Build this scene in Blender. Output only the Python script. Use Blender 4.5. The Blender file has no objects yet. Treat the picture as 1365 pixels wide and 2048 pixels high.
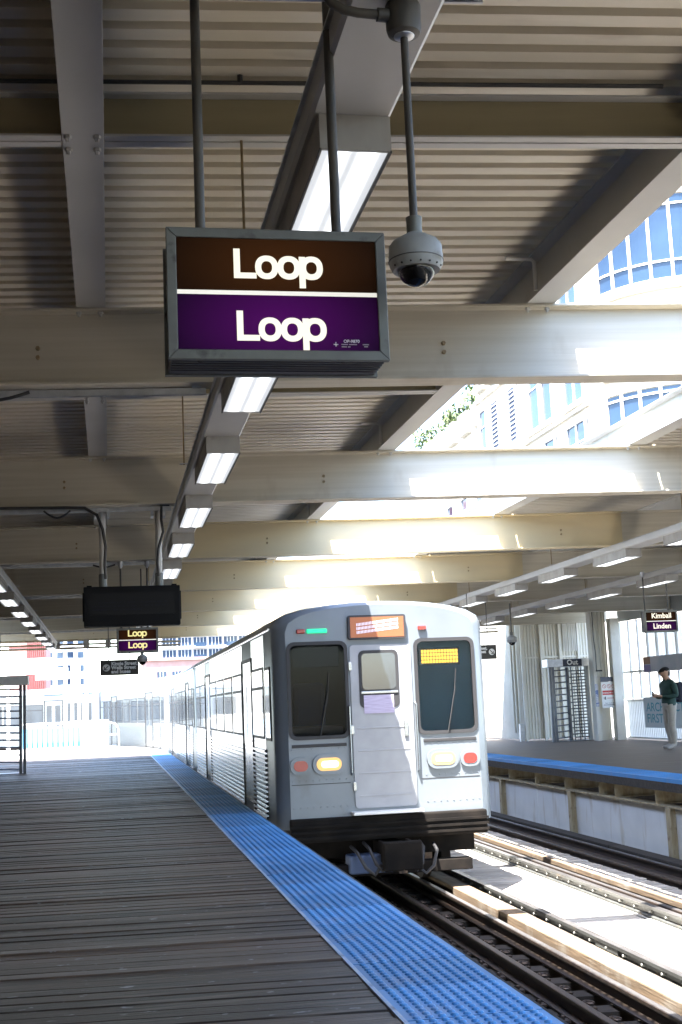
import bpy, bmesh, math, random
from mathutils import Matrix, Vector

random.seed(7)
S = bpy.context.scene
C = S.collection

# ---------------------------------------------------------------- camera
K = -0.085                      # the cross beams and planks lie slightly askew to the tracks: y = y0 + K*x
camd = bpy.data.cameras.new('camera')
camd.sensor_fit = 'VERTICAL'
camd.sensor_height = 36.0
camd.lens = 36.0 * 2500.0 / 2048.0
camd.clip_start = 0.05
camd.clip_end = 3000
cam = bpy.data.objects.new('camera', camd)
C.objects.link(cam)
_m = Matrix(((0.98285, 0.01320, -0.18394), (-0.17969, -0.15580, -0.97131), (-0.04148, 0.98770, -0.15075)))
cam.matrix_world = Matrix.Translation((0, 0, 1.35)) @ _m.to_4x4()
S.camera = cam

# ---------------------------------------------------------------- sky, sun, exposure
SUN = Vector((0.215, 0.30, -1.0)).normalized()      # direction the light travels
W = bpy.data.worlds.new('World')
S.world = W
W.use_nodes = True
nt = W.node_tree
sky = nt.nodes.new('ShaderNodeTexSky')
sky.sky_type = 'NISHITA'
sky.sun_disc = False
sky.sun_elevation = math.asin(-SUN.z)
sky.sun_rotation = math.atan2(-SUN.x, -SUN.y)
sky.altitude = 200
sky.air_density = 1.0
sky.dust_density = 1.5
bg = nt.nodes['Background']
bg.inputs['Strength'].default_value = 0.15
nt.links.new(sky.outputs[0], bg.inputs[0])
sund = bpy.data.lights.new('sun', 'SUN')
sund.energy = 5.0
sund.angle = math.radians(0.53)
sund.color = (1.0, 0.95, 0.88)
sun = bpy.data.objects.new('sun', sund)
C.objects.link(sun)
sun.rotation_euler = SUN.to_track_quat('-Z', 'Y').to_euler()
sun.location = (-6, -10, 40)
vs = S.view_settings
vs.view_transform = 'Standard'
vs.look = 'None'
vs.exposure = 3.15
vs.gamma = 1.0
try:
    S.cycles.max_bounces = 8
    S.cycles.diffuse_bounces = 5
    S.cycles.glossy_bounces = 4
    S.cycles.transmission_bounces = 6
    S.cycles.transparent_max_bounces = 8
    S.cycles.use_denoising = True
    S.cycles.sample_clamp_indirect = 6.0
    S.cycles.caustics_reflective = False
    S.cycles.caustics_refractive = False
except Exception:
    pass

# ---------------------------------------------------------------- materials
def M(name, col, rough=0.6, metal=0.0, col2=None, scale=4.0, stretch=(1, 1, 1), lo=0.4, hi=0.65, bump=0.0,
      bscale=None, grime=None, gscale=1.2, glo=0.55, ghi=0.75, gstretch=(1, 1, 1), rand=0.0, spec=0.5,
      emit=None, estr=0.0, detail=6.0):
    m = bpy.data.materials.new(name)
    m.use_nodes = True
    t = m.node_tree
    N, L = t.nodes, t.links
    b = N['Principled BSDF']
    b.inputs['Roughness'].default_value = rough
    b.inputs['Metallic'].default_value = metal
    b.inputs['Specular IOR Level'].default_value = spec
    tc = N.new('ShaderNodeTexCoord')

    def noise(sc, st, off=(0, 0, 0), det=detail):
        mp = N.new('ShaderNodeMapping')
        mp.inputs['Scale'].default_value = st
        mp.inputs['Location'].default_value = off
        L.new(tc.outputs['Object'], mp.inputs[0])
        n = N.new('ShaderNodeTexNoise')
        n.inputs['Scale'].default_value = sc
        n.inputs['Detail'].default_value = det
        L.new(mp.outputs[0], n.inputs['Vector'])
        return n

    def ramp(src, lo_, hi_):
        r = N.new('ShaderNodeMapRange')
        r.inputs[1].default_value = lo_
        r.inputs[2].default_value = hi_
        L.new(src, r.inputs[0])
        return r.outputs[0]

    cur = None
    rgb = N.new('ShaderNodeRGB')
    rgb.outputs[0].default_value = (*col, 1)
    cur = rgb.outputs[0]
    if col2 is not None:
        n = noise(scale, stretch)
        mx = N.new('ShaderNodeMixRGB')
        L.new(ramp(n.outputs[0], lo, hi), mx.inputs[0])
        L.new(cur, mx.inputs[1])
        mx.inputs[2].default_value = (*col2, 1)
        cur = mx.outputs[0]
    if grime is not None:
        n = noise(gscale, gstretch, (3.1, 7.7, 1.3))
        mx = N.new('ShaderNodeMixRGB')
        L.new(ramp(n.outputs[0], glo, ghi), mx.inputs[0])
        L.new(cur, mx.inputs[1])
        mx.inputs[2].default_value = (*grime, 1)
        cur = mx.outputs[0]
    if rand > 0:
        oi = N.new('ShaderNodeObjectInfo')
        mr = N.new('ShaderNodeMapRange')
        mr.inputs[3].default_value = 1 - rand
        mr.inputs[4].default_value = 1 + rand
        L.new(oi.outputs['Random'], mr.inputs[0])
        hs = N.new('ShaderNodeHueSaturation')
        L.new(mr.outputs[0], hs.inputs['Value'])
        L.new(cur, hs.inputs['Color'])
        cur = hs.outputs[0]
    L.new(cur, b.inputs['Base Color'])
    if bump > 0:
        n = noise(bscale or scale * 3, stretch, (1, 2, 3))
        bp = N.new('ShaderNodeBump')
        bp.inputs['Strength'].default_value = bump
        bp.inputs['Distance'].default_value = 0.01
        L.new(n.outputs[0], bp.inputs['Height'])
        L.new(bp.outputs[0], b.inputs['Normal'])
    if emit is not None:
        b.inputs['Emission Color'].default_value = (*emit, 1)
        b.inputs['Emission Strength'].default_value = estr
    return m

mt = {}
mt['beam'] = M('aged_cream_paint', (.60, .56, .47), .55, col2=(.50, .46, .37), scale=2.2, stretch=(.25, 6, 9), lo=.35, hi=.7,
               grime=(.30, .23, .14), gscale=1.3, gstretch=(1.6, 1, .7), glo=.58, ghi=.86, bump=.10, bscale=14)
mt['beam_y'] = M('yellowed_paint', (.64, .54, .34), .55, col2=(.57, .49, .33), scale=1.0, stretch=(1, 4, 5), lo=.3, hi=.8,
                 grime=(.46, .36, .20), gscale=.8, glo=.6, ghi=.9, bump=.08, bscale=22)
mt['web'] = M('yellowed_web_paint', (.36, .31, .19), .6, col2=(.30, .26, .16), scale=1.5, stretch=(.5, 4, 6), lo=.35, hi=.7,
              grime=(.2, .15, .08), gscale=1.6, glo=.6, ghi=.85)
mt['girder'] = M('pale_grey_steel_paint', (.55, .55, .54), .5, col2=(.49, .49, .47), scale=1.6, lo=.35, hi=.7,
                 grime=(.36, .34, .3), gscale=3, glo=.64, ghi=.85, bump=.05, bscale=30)
mt['deck'] = M('painted_roof_deck', (.72, .67, .57), .42, col2=(.62, .57, .47), scale=1.1, stretch=(.7, 2, 1), lo=.35, hi=.75,
               grime=(.27, .21, .13), gscale=1.5, gstretch=(.45, 2.6, 1), glo=.60, ghi=.88)
mt['galv'] = M('galvanised_steel', (.55, .57, .60), .38, .85, col2=(.42, .44, .47), scale=14, lo=.35, hi=.7)
mt['housing'] = M('dull_stainless_housing', (.38, .365, .34), .5, .3, col2=(.30, .285, .26), scale=8, stretch=(1, 1, .5), lo=.35, hi=.7,
                  grime=(.16, .14, .12), gscale=6, glo=.58, ghi=.8)
mt['rod'] = M('dark_painted_rod', (.065, .065, .062), .5, col2=(.10, .09, .075), scale=20, stretch=(1, 1, .3), lo=.4, hi=.7)
mt['rodrust'] = M('rusty_hanger_rod', (.30, .22, .10), .7, col2=(.18, .13, .07), scale=25, stretch=(1, 1, .3))
mt['signframe'] = M('grey_sign_frame', (.17, .18, .17), .5, .3, col2=(.13, .135, .13), scale=9, lo=.4, hi=.7,
                    grime=(.08, .08, .08), gscale=18, glo=.62, ghi=.75)
mt['signbox'] = M('blue_grey_sign_box', (.115, .12, .135), .5, .2, col2=(.09, .095, .11), scale=6)
mt['plank'] = M('weathered_platform_wood', (.084, .056, .039), .5, col2=(.036, .024, .018), scale=3.0, stretch=(.35, 9, 9), lo=.35, hi=.65,
                grime=(.14, .122, .108), gscale=6, gstretch=(.35, 2.5, 1), glo=.64, ghi=.80, rand=.62, bump=.5, bscale=9, spec=.4)
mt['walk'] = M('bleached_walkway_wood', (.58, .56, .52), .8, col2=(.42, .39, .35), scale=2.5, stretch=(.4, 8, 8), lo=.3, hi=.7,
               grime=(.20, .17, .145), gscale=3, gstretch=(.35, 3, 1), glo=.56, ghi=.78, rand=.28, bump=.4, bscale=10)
mt['timber'] = M('tan_guard_timber', (.20, .14, .088), .8, col2=(.12, .088, .06), scale=3, stretch=(6, .4, 6), lo=.35, hi=.7,
                 grime=(.28, .25, .21), gscale=2.2, glo=.55, ghi=.75, bump=.4, bscale=9)
mt['tie'] = M('creosote_tie', (.030, .026, .023), .9, col2=(.05, .042, .035), scale=4, stretch=(.4, 6, 6), rand=.25)
mt['railsteel'] = M('brown_rail_steel', (.075, .06, .055), .45, .5, col2=(.12, .085, .06), scale=9, stretch=(4, .5, 4), lo=.4, hi=.7)
mt['railtop'] = M('worn_rail_head', (.30, .29, .29), .35, .8, col2=(.2, .19, .19), scale=7, stretch=(2, .3, 1))
mt['third'] = M('grey_third_rail', (.10, .105, .10), .5, .3, col2=(.07, .07, .068), scale=6, stretch=(3, .6, 3), grime=(.2, .15, .1),
                gscale=5, glo=.6, ghi=.75)
mt['dark'] = M('black_rubber', (.02, .02, .022), .6)
mt['blue'] = M('blue_tactile_tile', (.06, .235, .52), .5, col2=(.085, .28, .57), scale=2.2, lo=.35, hi=.7, grime=(.16, .25, .42),
               gscale=4, glo=.52, ghi=.80, rand=.22, spec=.35)
mt['blueedge'] = M('pale_blue_border', (.30, .42, .62), .6, col2=(.42, .50, .60), scale=9, grime=(.16, .2, .28), gscale=9)
mt['white'] = M('white_paint', (.74, .74, .71), .5, col2=(.66, .66, .62), scale=2.5, grime=(.5, .47, .4), gscale=3, glo=.62, ghi=.85)
mt['panel'] = M('white_girder_paint', (.74, .76, .76), .55, col2=(.66, .68, .68), scale=1.8, lo=.35, hi=.7, grime=(.42, .36, .26),
                gscale=1.6, gstretch=(1, 2.2, .5), glo=.58, ghi=.8)
mt['stiff'] = M('rusty_cream_steel', (.42, .36, .24), .65, col2=(.30, .23, .13), scale=5, stretch=(2, 2, .5), grime=(.14, .08, .05),
                gscale=6, glo=.6, ghi=.78)
mt['ribwall'] = M('cream_ribbed_wall', (.76, .75, .68), .5, col2=(.68, .67, .60), scale=1.3, grime=(.45, .42, .34), gscale=2.5, glo=.62, ghi=.85)
mt['greypanel'] = M('grey_wind_panel', (.42, .44, .43), .5, col2=(.37, .39, .38), scale=1.2)
mt['steelpipe'] = M('turnstile_steel', (.13, .145, .17), .4, .5, col2=(.10, .11, .13), scale=9)
mt['black'] = M('black_sign_face', (.012, .012, .014), .35)
mt['navy'] = M('navy_sign_face', (.015, .02, .04), .4)
mt['signwhite'] = M('white_lettering', (.8, .8, .78), .5)
mt['boltgrey'] = M('pale_bolt_paint', (.34, .34, .32), .6)
mt['asphalt'] = M('asphalt', (.055, .055, .055), .9, col2=(.075, .073, .07), scale=.4)
mt['stone'] = M('cream_limestone', (.62, .58, .50), .8, col2=(.55, .51, .44), scale=.35, grime=(.45, .41, .34), gscale=.5, gstretch=(1, 1, .3), glo=.6, ghi=.85)
mt['stonetrim'] = M('pale_stone_trim', (.68, .64, .57), .8, col2=(.6, .57, .5), scale=.8)
mt['glassblue'] = M('blue_window_glass', (.016, .034, .070), .06, 0, col2=(.028, .056, .098), scale=.25, lo=.4, hi=.6, spec=.5)
mt['glassdark'] = M('dark_window_glass', (.02, .03, .045), .05, 0, col2=(.04, .055, .075), scale=.6, spec=.9)
mt['mull'] = M('white_window_frame', (.70, .71, .72), .45)
mt['louver'] = M('blue_grey_louver', (.10, .12, .20), .5)
mt['brickred'] = M('red_brick', (.30, .085, .08), .85, col2=(.24, .07, .065), scale=1.5)
mt['brickpink'] = M('pink_brick', (.50, .30, .26), .85, col2=(.43, .26, .22), scale=1.0)
mt['concrete'] = M('pale_concrete', (.58, .58, .57), .8, col2=(.5, .5, .49), scale=.3)
mt['leaf'] = M('shrub_leaf', (.09, .135, .05), .6, col2=(.13, .17, .075), scale=2.0, rand=.15)
mt['bark'] = M('bark', (.10, .075, .055), .9)
mt['stainless'] = M('brushed_stainless', (.44, .46, .48), .25, .95, col2=(.36, .38, .40), scale=3, stretch=(1, .3, 8), lo=.35, hi=.7)
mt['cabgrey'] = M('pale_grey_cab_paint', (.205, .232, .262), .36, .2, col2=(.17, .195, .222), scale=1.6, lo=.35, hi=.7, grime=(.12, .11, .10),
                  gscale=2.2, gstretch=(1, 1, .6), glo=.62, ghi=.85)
mt['roofgrey'] = M('grey_car_roof', (.36, .37, .38), .5, .3, col2=(.3, .3, .31), scale=1.4)
mt['traindoor'] = M('scuffed_white_door', (.36, .37, .40), .4, .15, col2=(.29, .30, .33), scale=3, lo=.35, hi=.7, grime=(.34, .34, .38),
                    gscale=5, gstretch=(1, 1, 3), glo=.6, ghi=.75)
mt['under'] = M('dirty_underframe', (.008, .007, .0065), .9, spec=.15, col2=(.016, .013, .011), scale=5)
mt['shoe'] = M('blue_grey_box', (.08, .12, .22), .6)
mt['paper'] = M('lilac_paper', (.55, .50, .66), .8, col2=(.42, .36, .52), scale=30, stretch=(.2, 1, 3))
mt['cabglass'] = M('black_cab_glass', (.006, .009, .014), .08, spec=.22)
mt['cabglass_b'] = M('blue_cab_glass', (.018, .042, .062), .1, spec=.3)
mt['rubbergasket'] = M('window_gasket', (.03, .03, .033), .6)
mt['yellow'] = M('yellow_stain_panel', (.42, .30, .10), .7, col2=(.36, .34, .3), scale=4)
mt['redlens'] = M('red_lens', (.35, .03, .025), .2, spec=.8)
mt['skin'] = M('skin', (.55, .34, .25), .55)
mt['knit'] = M('dark_green_sweater', (.022, .058, .052), .85, col2=(.03, .072, .062), scale=14)
mt['khaki'] = M('beige_trousers', (.46, .42, .36), .8, col2=(.39, .355, .30), scale=6)
mt['sneaker'] = M('pale_shoe', (.40, .38, .36), .7)
mt['capcloth'] = M('black_cap', (.012, .012, .014), .8)
mt['navycloth'] = M('navy_backpack', (.018, .022, .042), .8)
mt['conduit'] = M('dark_conduit', (.035, .035, .036), .5)
mt['pipewhite'] = M('cream_pipe', (.60, .58, .5), .5)
mt['led'] = M('dark_screen', (.002, .003, .006), .35, spec=.15)
mt['ledcase'] = M('black_display_case', (.004, .0045, .006), .6, spec=.15)
mt['fenceblue'] = M('blue_tarp', (.08, .32, .55), .7)
mt['domecase'] = M('grey_camera_housing', (.36, .38, .38), .5, col2=(.29, .30, .30), scale=12, stretch=(1, 1, .5), grime=(.16, .15, .12), gscale=16, glo=.6, ghi=.75)


def glass_mat(name, col, rough=0.02, ior=1.45):
    m = bpy.data.materials.new(name)
    m.use_nodes = True
    b = m.node_tree.nodes['Principled BSDF']
    b.inputs['Base Color'].default_value = (*col, 1)
    b.inputs['Roughness'].default_value = rough
    b.inputs['IOR'].default_value = ior
    b.inputs['Transmission Weight'].default_value = 1.0
    return m


mt['cabpane'] = glass_mat('cab_windscreen_glass', (.45, .55, .62), .02, 1.14)
mt['cabpane_b'] = glass_mat('tinted_windscreen_glass', (.62, .80, .90), .02, 1.14)
mt['clear'] = glass_mat('clear_dome_plastic', (.93, .95, .97))


def trans_mat(name, col):
    m = bpy.data.materials.new(name)
    m.use_nodes = True
    t = m.node_tree
    t.nodes.remove(t.nodes['Principled BSDF'])
    d = t.nodes.new('ShaderNodeBsdfDiffuse')
    tr = t.nodes.new('ShaderNodeBsdfTranslucent')
    mx = t.nodes.new('ShaderNodeMixShader')
    d.inputs[0].default_value = (*col, 1)
    tr.inputs[0].default_value = (*col, 1)
    mx.inputs[0].default_value = .6
    t.links.new(d.outputs[0], mx.inputs[1])
    t.links.new(tr.outputs[0], mx.inputs[2])
    t.links.new(mx.outputs[0], t.nodes['Material Output'].inputs[0])
    return m


mt['milky'] = trans_mat('milky_corrugated_sheet', (.82, .84, .84))


def emis_mat(name, col, strength, base=(.5, .5, .5)):
    m = bpy.data.materials.new(name)
    m.use_nodes = True
    b = m.node_tree.nodes['Principled BSDF']
    b.inputs['Base Color'].default_value = (*base, 1)
    b.inputs['Emission Color'].default_value = (*col, 1)
    b.inputs['Emission Strength'].default_value = strength
    b.inputs['Roughness'].default_value = .4
    return m


mt['letter'] = emis_mat('backlit_letters', (1.0, .93, .74), .105, (.7, .68, .6))
mt['letter_y'] = emis_mat('yellow_backlit_letters', (1.0, .88, .34), .095, (.6, .55, .3))
mt['divider'] = emis_mat('backlit_divider', (1.0, .97, .86), .08, (.7, .7, .66))
mt['headlamp'] = emis_mat('headlamp_glow', (1.0, .55, .17), .12, (.4, .25, .1))
mt['bulb'] = emis_mat('headlamp_bulb', (1.0, .88, .66), .5)
mt['green'] = emis_mat('green_marker_light', (.02, 1.0, .4), .14, (.02, .3, .15))
mt['amber'] = emis_mat('amber_run_number', (1.0, .45, .05), .4, (.3, .15, .03))
mt['destback'] = emis_mat('orange_destination_panel', (.9, .28, .10), .03, (.25, .09, .04))
mt['destdot'] = emis_mat('pale_destination_dots', (.85, .8, 1.0), .09, (.5, .5, .6))


def lamp_glow_face(name, col, glow, base_e, peak_e, half):
    """translucent sign film lit by a lamp behind the middle of the box"""
    m = bpy.data.materials.new(name)
    m.use_nodes = True
    t = m.node_tree
    b = t.nodes['Principled BSDF']
    b.inputs['Base Color'].default_value = (*col, 1)
    b.inputs['Roughness'].default_value = .6
    b.inputs['Specular IOR Level'].default_value = .06
    tc = t.nodes.new('ShaderNodeTexCoord')
    mp = t.nodes.new('ShaderNodeMapping')
    mp.inputs['Scale'].default_value = (1 / half[0], 1, 1 / half[1])
    g = t.nodes.new('ShaderNodeTexGradient')
    g.gradient_type = 'SPHERICAL'
    mr = t.nodes.new('ShaderNodeMapRange')
    mr.inputs[3].default_value = base_e
    mr.inputs[4].default_value = peak_e
    t.links.new(tc.outputs['Object'], mp.inputs[0])
    t.links.new(mp.outputs[0], g.inputs[0])
    t.links.new(g.outputs[1], mr.inputs[0])
    t.links.new(mr.outputs[0], b.inputs['Emission Strength'])
    b.inputs['Emission Color'].default_value = (*glow, 1)
    return m


mt['brownface'] = lamp_glow_face('brown_sign_film', (.013, .006, .003), (.5, .16, .03), .0015, .010, (.3, .16))
mt['purpleface'] = lamp_glow_face('purple_sign_film', (.010, .003, .022), (.35, .01, .5), .003, .022, (.3, .16))

# lens of the fluorescent boxes: two tubes glow through a milky cover
m = bpy.data.materials.new('fluorescent_lens')
m.use_nodes = True
t = m.node_tree
b = t.nodes['Principled BSDF']
b.inputs['Base Color'].default_value = (.6, .62, .64, 1)
b.inputs['Emission Color'].default_value = (.90, .95, 1.0, 1)
tc = t.nodes.new('ShaderNodeTexCoord')
sx = t.nodes.new('ShaderNodeSeparateXYZ')
t.links.new(tc.outputs['Object'], sx.inputs[0])
ab = t.nodes.new('ShaderNodeMath'); ab.operation = 'ABSOLUTE'
t.links.new(sx.outputs[0], ab.inputs[0])
su = t.nodes.new('ShaderNodeMath'); su.operation = 'SUBTRACT'; su.inputs[1].default_value = .048
t.links.new(ab.outputs[0], su.inputs[0])
a2 = t.nodes.new('ShaderNodeMath'); a2.operation = 'ABSOLUTE'
t.links.new(su.outputs[0], a2.inputs[0])
mr = t.nodes.new('ShaderNodeMapRange')
mr.interpolation_type = 'SMOOTHSTEP'
mr.inputs[1].default_value = .045; mr.inputs[2].default_value = .008
mr.inputs[3].default_value = .075; mr.inputs[4].default_value = .34
t.links.new(a2.outputs[0], mr.inputs[0])
t.links.new(mr.outputs[0], b.inputs['Emission Strength'])
mt['lens'] = m

def add_specks(m, col, scale, stretch, lo, hi):
    t = m.node_tree
    b = t.nodes['Principled BSDF']
    src = b.inputs['Base Color'].links[0].from_socket
    tc = t.nodes.new('ShaderNodeTexCoord')
    oi = t.nodes.new('ShaderNodeObjectInfo')
    mp = t.nodes.new('ShaderNodeMapping')
    mp.inputs['Scale'].default_value = stretch
    ad = t.nodes.new('ShaderNodeVectorMath'); ad.operation = 'ADD'
    t.links.new(tc.outputs['Object'], ad.inputs[0])
    t.links.new(oi.outputs['Location'], ad.inputs[1])
    t.links.new(ad.outputs[0], mp.inputs[0])
    n = t.nodes.new('ShaderNodeTexNoise')
    n.inputs['Scale'].default_value = scale
    n.inputs['Detail'].default_value = 3
    t.links.new(mp.outputs[0], n.inputs['Vector'])
    r = t.nodes.new('ShaderNodeMapRange')
    r.inputs[1].default_value = lo; r.inputs[2].default_value = hi
    t.links.new(n.outputs[0], r.inputs[0])
    mx = t.nodes.new('ShaderNodeMixRGB')
    t.links.new(r.outputs[0], mx.inputs[0])
    t.links.new(src, mx.inputs[1])
    mx.inputs[2].default_value = (*col, 1)
    t.links.new(mx.outputs[0], b.inputs['Base Color'])


add_specks(mt['plank'], (.24, .24, .26), 9, (1, 2.2, 1), .665, .71)
add_specks(mt['plank'], (.115, .09, .07), 2.6, (.5, 6, 1), .56, .70)

# ---------------------------------------------------------------- mesh helpers
class MB:
    def __init__(s):
        s.v = []; s.f = []

    def add(s, vs, fs):
        o = len(s.v)
        s.v += [tuple(p) for p in vs]
        s.f += [tuple(i + o for i in f) for f in fs]
        return s

    def box(s, x0, x1, y0, y1, z0, z1, k=0.0):
        vs = [(x, y + k * x, z) for x in (x0, x1) for y in (y0, y1) for z in (z0, z1)]
        return s.add(vs, [(0, 1, 3, 2), (4, 6, 7, 5), (0, 4, 5, 1), (2, 3, 7, 6), (0, 2, 6, 4), (1, 5, 7, 3)])

    def prism(s, poly, axis, a, b, k=0.0):
        n = len(poly)

        def pt(p, t):
            if axis == 'x': return (t, p[0] + k * t, p[1])
            if axis == 'y': return (p[0], t, p[1])
            return (p[0], p[1], t)
        vs = [pt(p, a) for p in poly] + [pt(p, b) for p in poly]
        fs = [(i, (i + 1) % n, n + (i + 1) % n, n + i) for i in range(n)]
        return s.add(vs, fs + [tuple(range(n))[::-1], tuple(range(n, 2 * n))])

    def sheet(s, line, axis, a, b, k=0.0):
        """open profile swept along an axis"""
        n = len(line)

        def pt(p, t):
            if axis == 'x': return (t, p[0] + k * t, p[1])
            if axis == 'y': return (p[0], t, p[1])
            return (p[0], p[1], t)
        return s.add([pt(p, a) for p in line] + [pt(p, b) for p in line], [(i, i + 1, n + i + 1, n + i) for i in range(n - 1)])

    def tube(s, pts, r, n=8, cap=True):
        pts = [Vector(p) for p in pts]
        up = None
        rings = []
        for i, p in enumerate(pts):
            d = (pts[min(i + 1, len(pts) - 1)] - pts[max(i - 1, 0)]).normalized()
            if up is None:
                up = Vector((0, 0, 1)) if abs(d.z) < .9 else Vector((1, 0, 0))
            a = d.cross(up).normalized()
            up = a.cross(d).normalized()
            rr = r[i] if isinstance(r, (list, tuple)) else r
            rings.append([p + (a * math.cos(2 * math.pi * j / n) + up * math.sin(2 * math.pi * j / n)) * rr for j in range(n)])
        vs = [q for rg in rings for q in rg]
        fs = []
        for i in range(len(rings) - 1):
            for j in range(n):
                fs.append((i * n + j, i * n + (j + 1) % n, (i + 1) * n + (j + 1) % n, (i + 1) * n + j))
        if cap:
            fs += [tuple(range(n))[::-1], tuple((len(rings) - 1) * n + j for j in range(n))]
        return s.add(vs, fs)

    def lathe(s, prof, cx=0, cy=0, n=24):
        vs = []; fs = []
        for r, z in prof:
            vs += [(cx + r * math.cos(2 * math.pi * j / n), cy + r * math.sin(2 * math.pi * j / n), z) for j in range(n)]
        for i in range(len(prof) - 1):
            for j in range(n):
                fs.append((i * n + j, i * n + (j + 1) % n, (i + 1) * n + (j + 1) % n, (i + 1) * n + j))
        fs += [tuple(range(n))[::-1], tuple((len(prof) - 1) * n + j for j in range(n))]
        return s.add(vs, fs)

    def ibeam(s, axis, c, z0, z1, bw, tf, tw, a, b, k=0.0):
        h = bw / 2; w = tw / 2
        poly = [(c - h, z0), (c + h, z0), (c + h, z0 + tf), (c + w, z0 + tf), (c + w, z1 - tf), (c + h, z1 - tf), (c + h, z1),
                (c - h, z1), (c - h, z1 - tf), (c - w, z1 - tf), (c - w, z0 + tf), (c - h, z0 + tf)]
        return s.prism(poly, axis, a, b, k)

    def mesh(s, name, smooth=False, recalc=True):
        me = bpy.data.meshes.new(name)
        me.from_pydata(s.v, [], s.f)
        if recalc:
            bm = bmesh.new(); bm.from_mesh(me)
            bmesh.ops.recalc_face_normals(bm, faces=bm.faces)
            bm.to_mesh(me); bm.free()
        if smooth:
            for p in me.polygons: p.use_smooth = True
            me.set_sharp_from_angle(angle=math.radians(38))
        return me

    def build(s, name, mat, parent=None, loc=(0, 0, 0), smooth=False, bevel=0.0, world=False):
        """world=True: the coordinates are world ones; they are moved into the parent's (unrotated) frame"""
        if world and parent is not None:
            o = Vector(parent.location)
            if parent.parent is not None: o = o + Vector(parent.parent.location)
            s.v = [(x - o.x, y - o.y, z - o.z) for x, y, z in s.v]
        return obj(name, s.mesh(name, smooth), mat, parent, loc, bevel)


def obj(name, me, mat, parent=None, loc=(0, 0, 0), bevel=0.0):
    o = bpy.data.objects.new(name, me)
    C.objects.link(o)
    if mat is not None and not me.materials:
        me.materials.append(mt[mat] if isinstance(mat, str) else mat)
    o.parent = parent
    o.location = loc
    if bevel:
        bv = o.modifiers.new('bevel', 'BEVEL')
        bv.width = bevel; bv.segments = 2; bv.limit_method = 'ANGLE'
    return o


def tag(o, label=None, cat=None, group=None, kind=None):
    if label: o['label'] = label
    if cat: o['category'] = cat
    if group: o['group'] = group
    if kind: o['kind'] = kind
    return o


def thing(name, label, cat, loc=(0, 0, 0), rz=0.0, group=None):
    o = bpy.data.objects.new(name, None)
    o.empty_display_size = .1
    C.objects.link(o)
    o.location = loc
    o.rotation_euler = (0, 0, rz)
    return tag(o, label, cat, group)


def structure(name, kind='structure'):
    o = bpy.data.objects.new(name, None)
    C.objects.link(o)
    o['kind'] = kind
    return o


def copy_tree(o, parent=None):
    c = o.copy()
    C.objects.link(c)
    c.parent = parent
    for ch in list(o.children):
        copy_tree(ch, c)
    return c


def text(body, size, mat, parent, loc, rot=(math.pi / 2, 0, 0), bold=0.0, align='LEFT', name='lettering', space=1.0, depth=.0008, line=1.0, sx=1.0):
    cu = bpy.data.curves.new('t', 'FONT')
    cu.body = body; cu.size = size; cu.align_x = align; cu.offset = bold; cu.extrude = depth; cu.space_character = space
    cu.space_line = line
    cu.resolution_u = 3
    tmp = bpy.data.objects.new('t', cu)
    C.objects.link(tmp)
    bpy.context.view_layer.update()
    dg = bpy.context.evaluated_depsgraph_get()
    me = bpy.data.meshes.new_from_object(tmp.evaluated_get(dg))
    bpy.data.objects.remove(tmp); bpy.data.curves.remove(cu)
    me.name = name
    me.materials.clear()
    o = obj(name, me, mat, parent, loc)
    o.rotation_euler = rot
    o.scale = (sx, 1, 1)
    return o


def ring(cx, cz, rx, rz, ix, iz, n=40, p=2.25):
    """flat ring (letter o) in the XZ plane: outer and inner superellipse points"""
    def se(a, r1, r2):
        c_, s_ = math.cos(a), math.sin(a)
        return (cx + math.copysign(abs(c_) ** (2 / p), c_) * r1, cz + math.copysign(abs(s_) ** (2 / p), s_) * r2)
    out = [se(2 * math.pi * i / n, rx, rz) for i in range(n)]
    inn = [se(2 * math.pi * i / n, ix, iz) for i in range(n)]
    return out, inn


def loop_word(cap, x0, z0, y, depth=.0012):
    """the word Loop, heavy grotesque; letters of cap height cap, baseline z0, in the plane y"""
    b = MB()

    def P(q, i):
        return (x0 + q[0] * cap, y - depth * i, z0 + q[1] * cap)

    def poly(pts, lift):
        n = len(pts)
        b.add([P(q, 0) for q in pts] + [P(q, lift) for q in pts],
              [tuple(range(n, 2 * n))] + [(i, (i + 1) % n, n + (i + 1) % n, n + i) for i in range(n)])

    def rg(o, i_, lift):
        n = len(o)
        b.add([P(q, lift) for q in o] + [P(q, lift) for q in i_] + [P(q, 0) for q in o],
              [(i, (i + 1) % n, n + (i + 1) % n, n + i) for i in range(n)] + [(i, (i + 1) % n, 2 * n + (i + 1) % n, 2 * n + i) for i in range(n)])
    poly([(0, 0), (.74, 0), (.74, .19), (.21, .19), (.21, 1.0), (0, 1.0)], 1.0)
    rg(*ring(1.08, .385, .38, .40, .178, .208), 1.2)
    rg(*ring(1.81, .385, .38, .40, .178, .208), 1.4)
    rg(*ring(2.56, .385, .38, .40, .178, .208), 1.6)
    poly([(2.15, -.30), (2.355, -.30), (2.355, .765), (2.15, .765)], 1.8)
    return b


# ================================================================ GROUND AND TRACK STRUCTURE
g = MB(); g.box(-900, 900, -300, 1500, -8.2, -8.0)
tag(g.build('ground', 'asphalt'), kind='structure')
g = MB(); g.box(1.9, 8.3, -30, 62, -1.75, -1.55)
tag(g.build('track_bed', 'tie'), kind='structure')

# ---- left platform: planks one by one
plat = structure('platform')
g = MB(); g.box(-4.6, 1.80, -30, 53, -.30, -.06)
g.build('platform_base', 'tie', plat)
g = MB(); g.box(-4.6, 1.205, -30, 4.5, -.055, 0, K)
g.build('rear_deck', 'plank', plat)
PW = .1435


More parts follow.
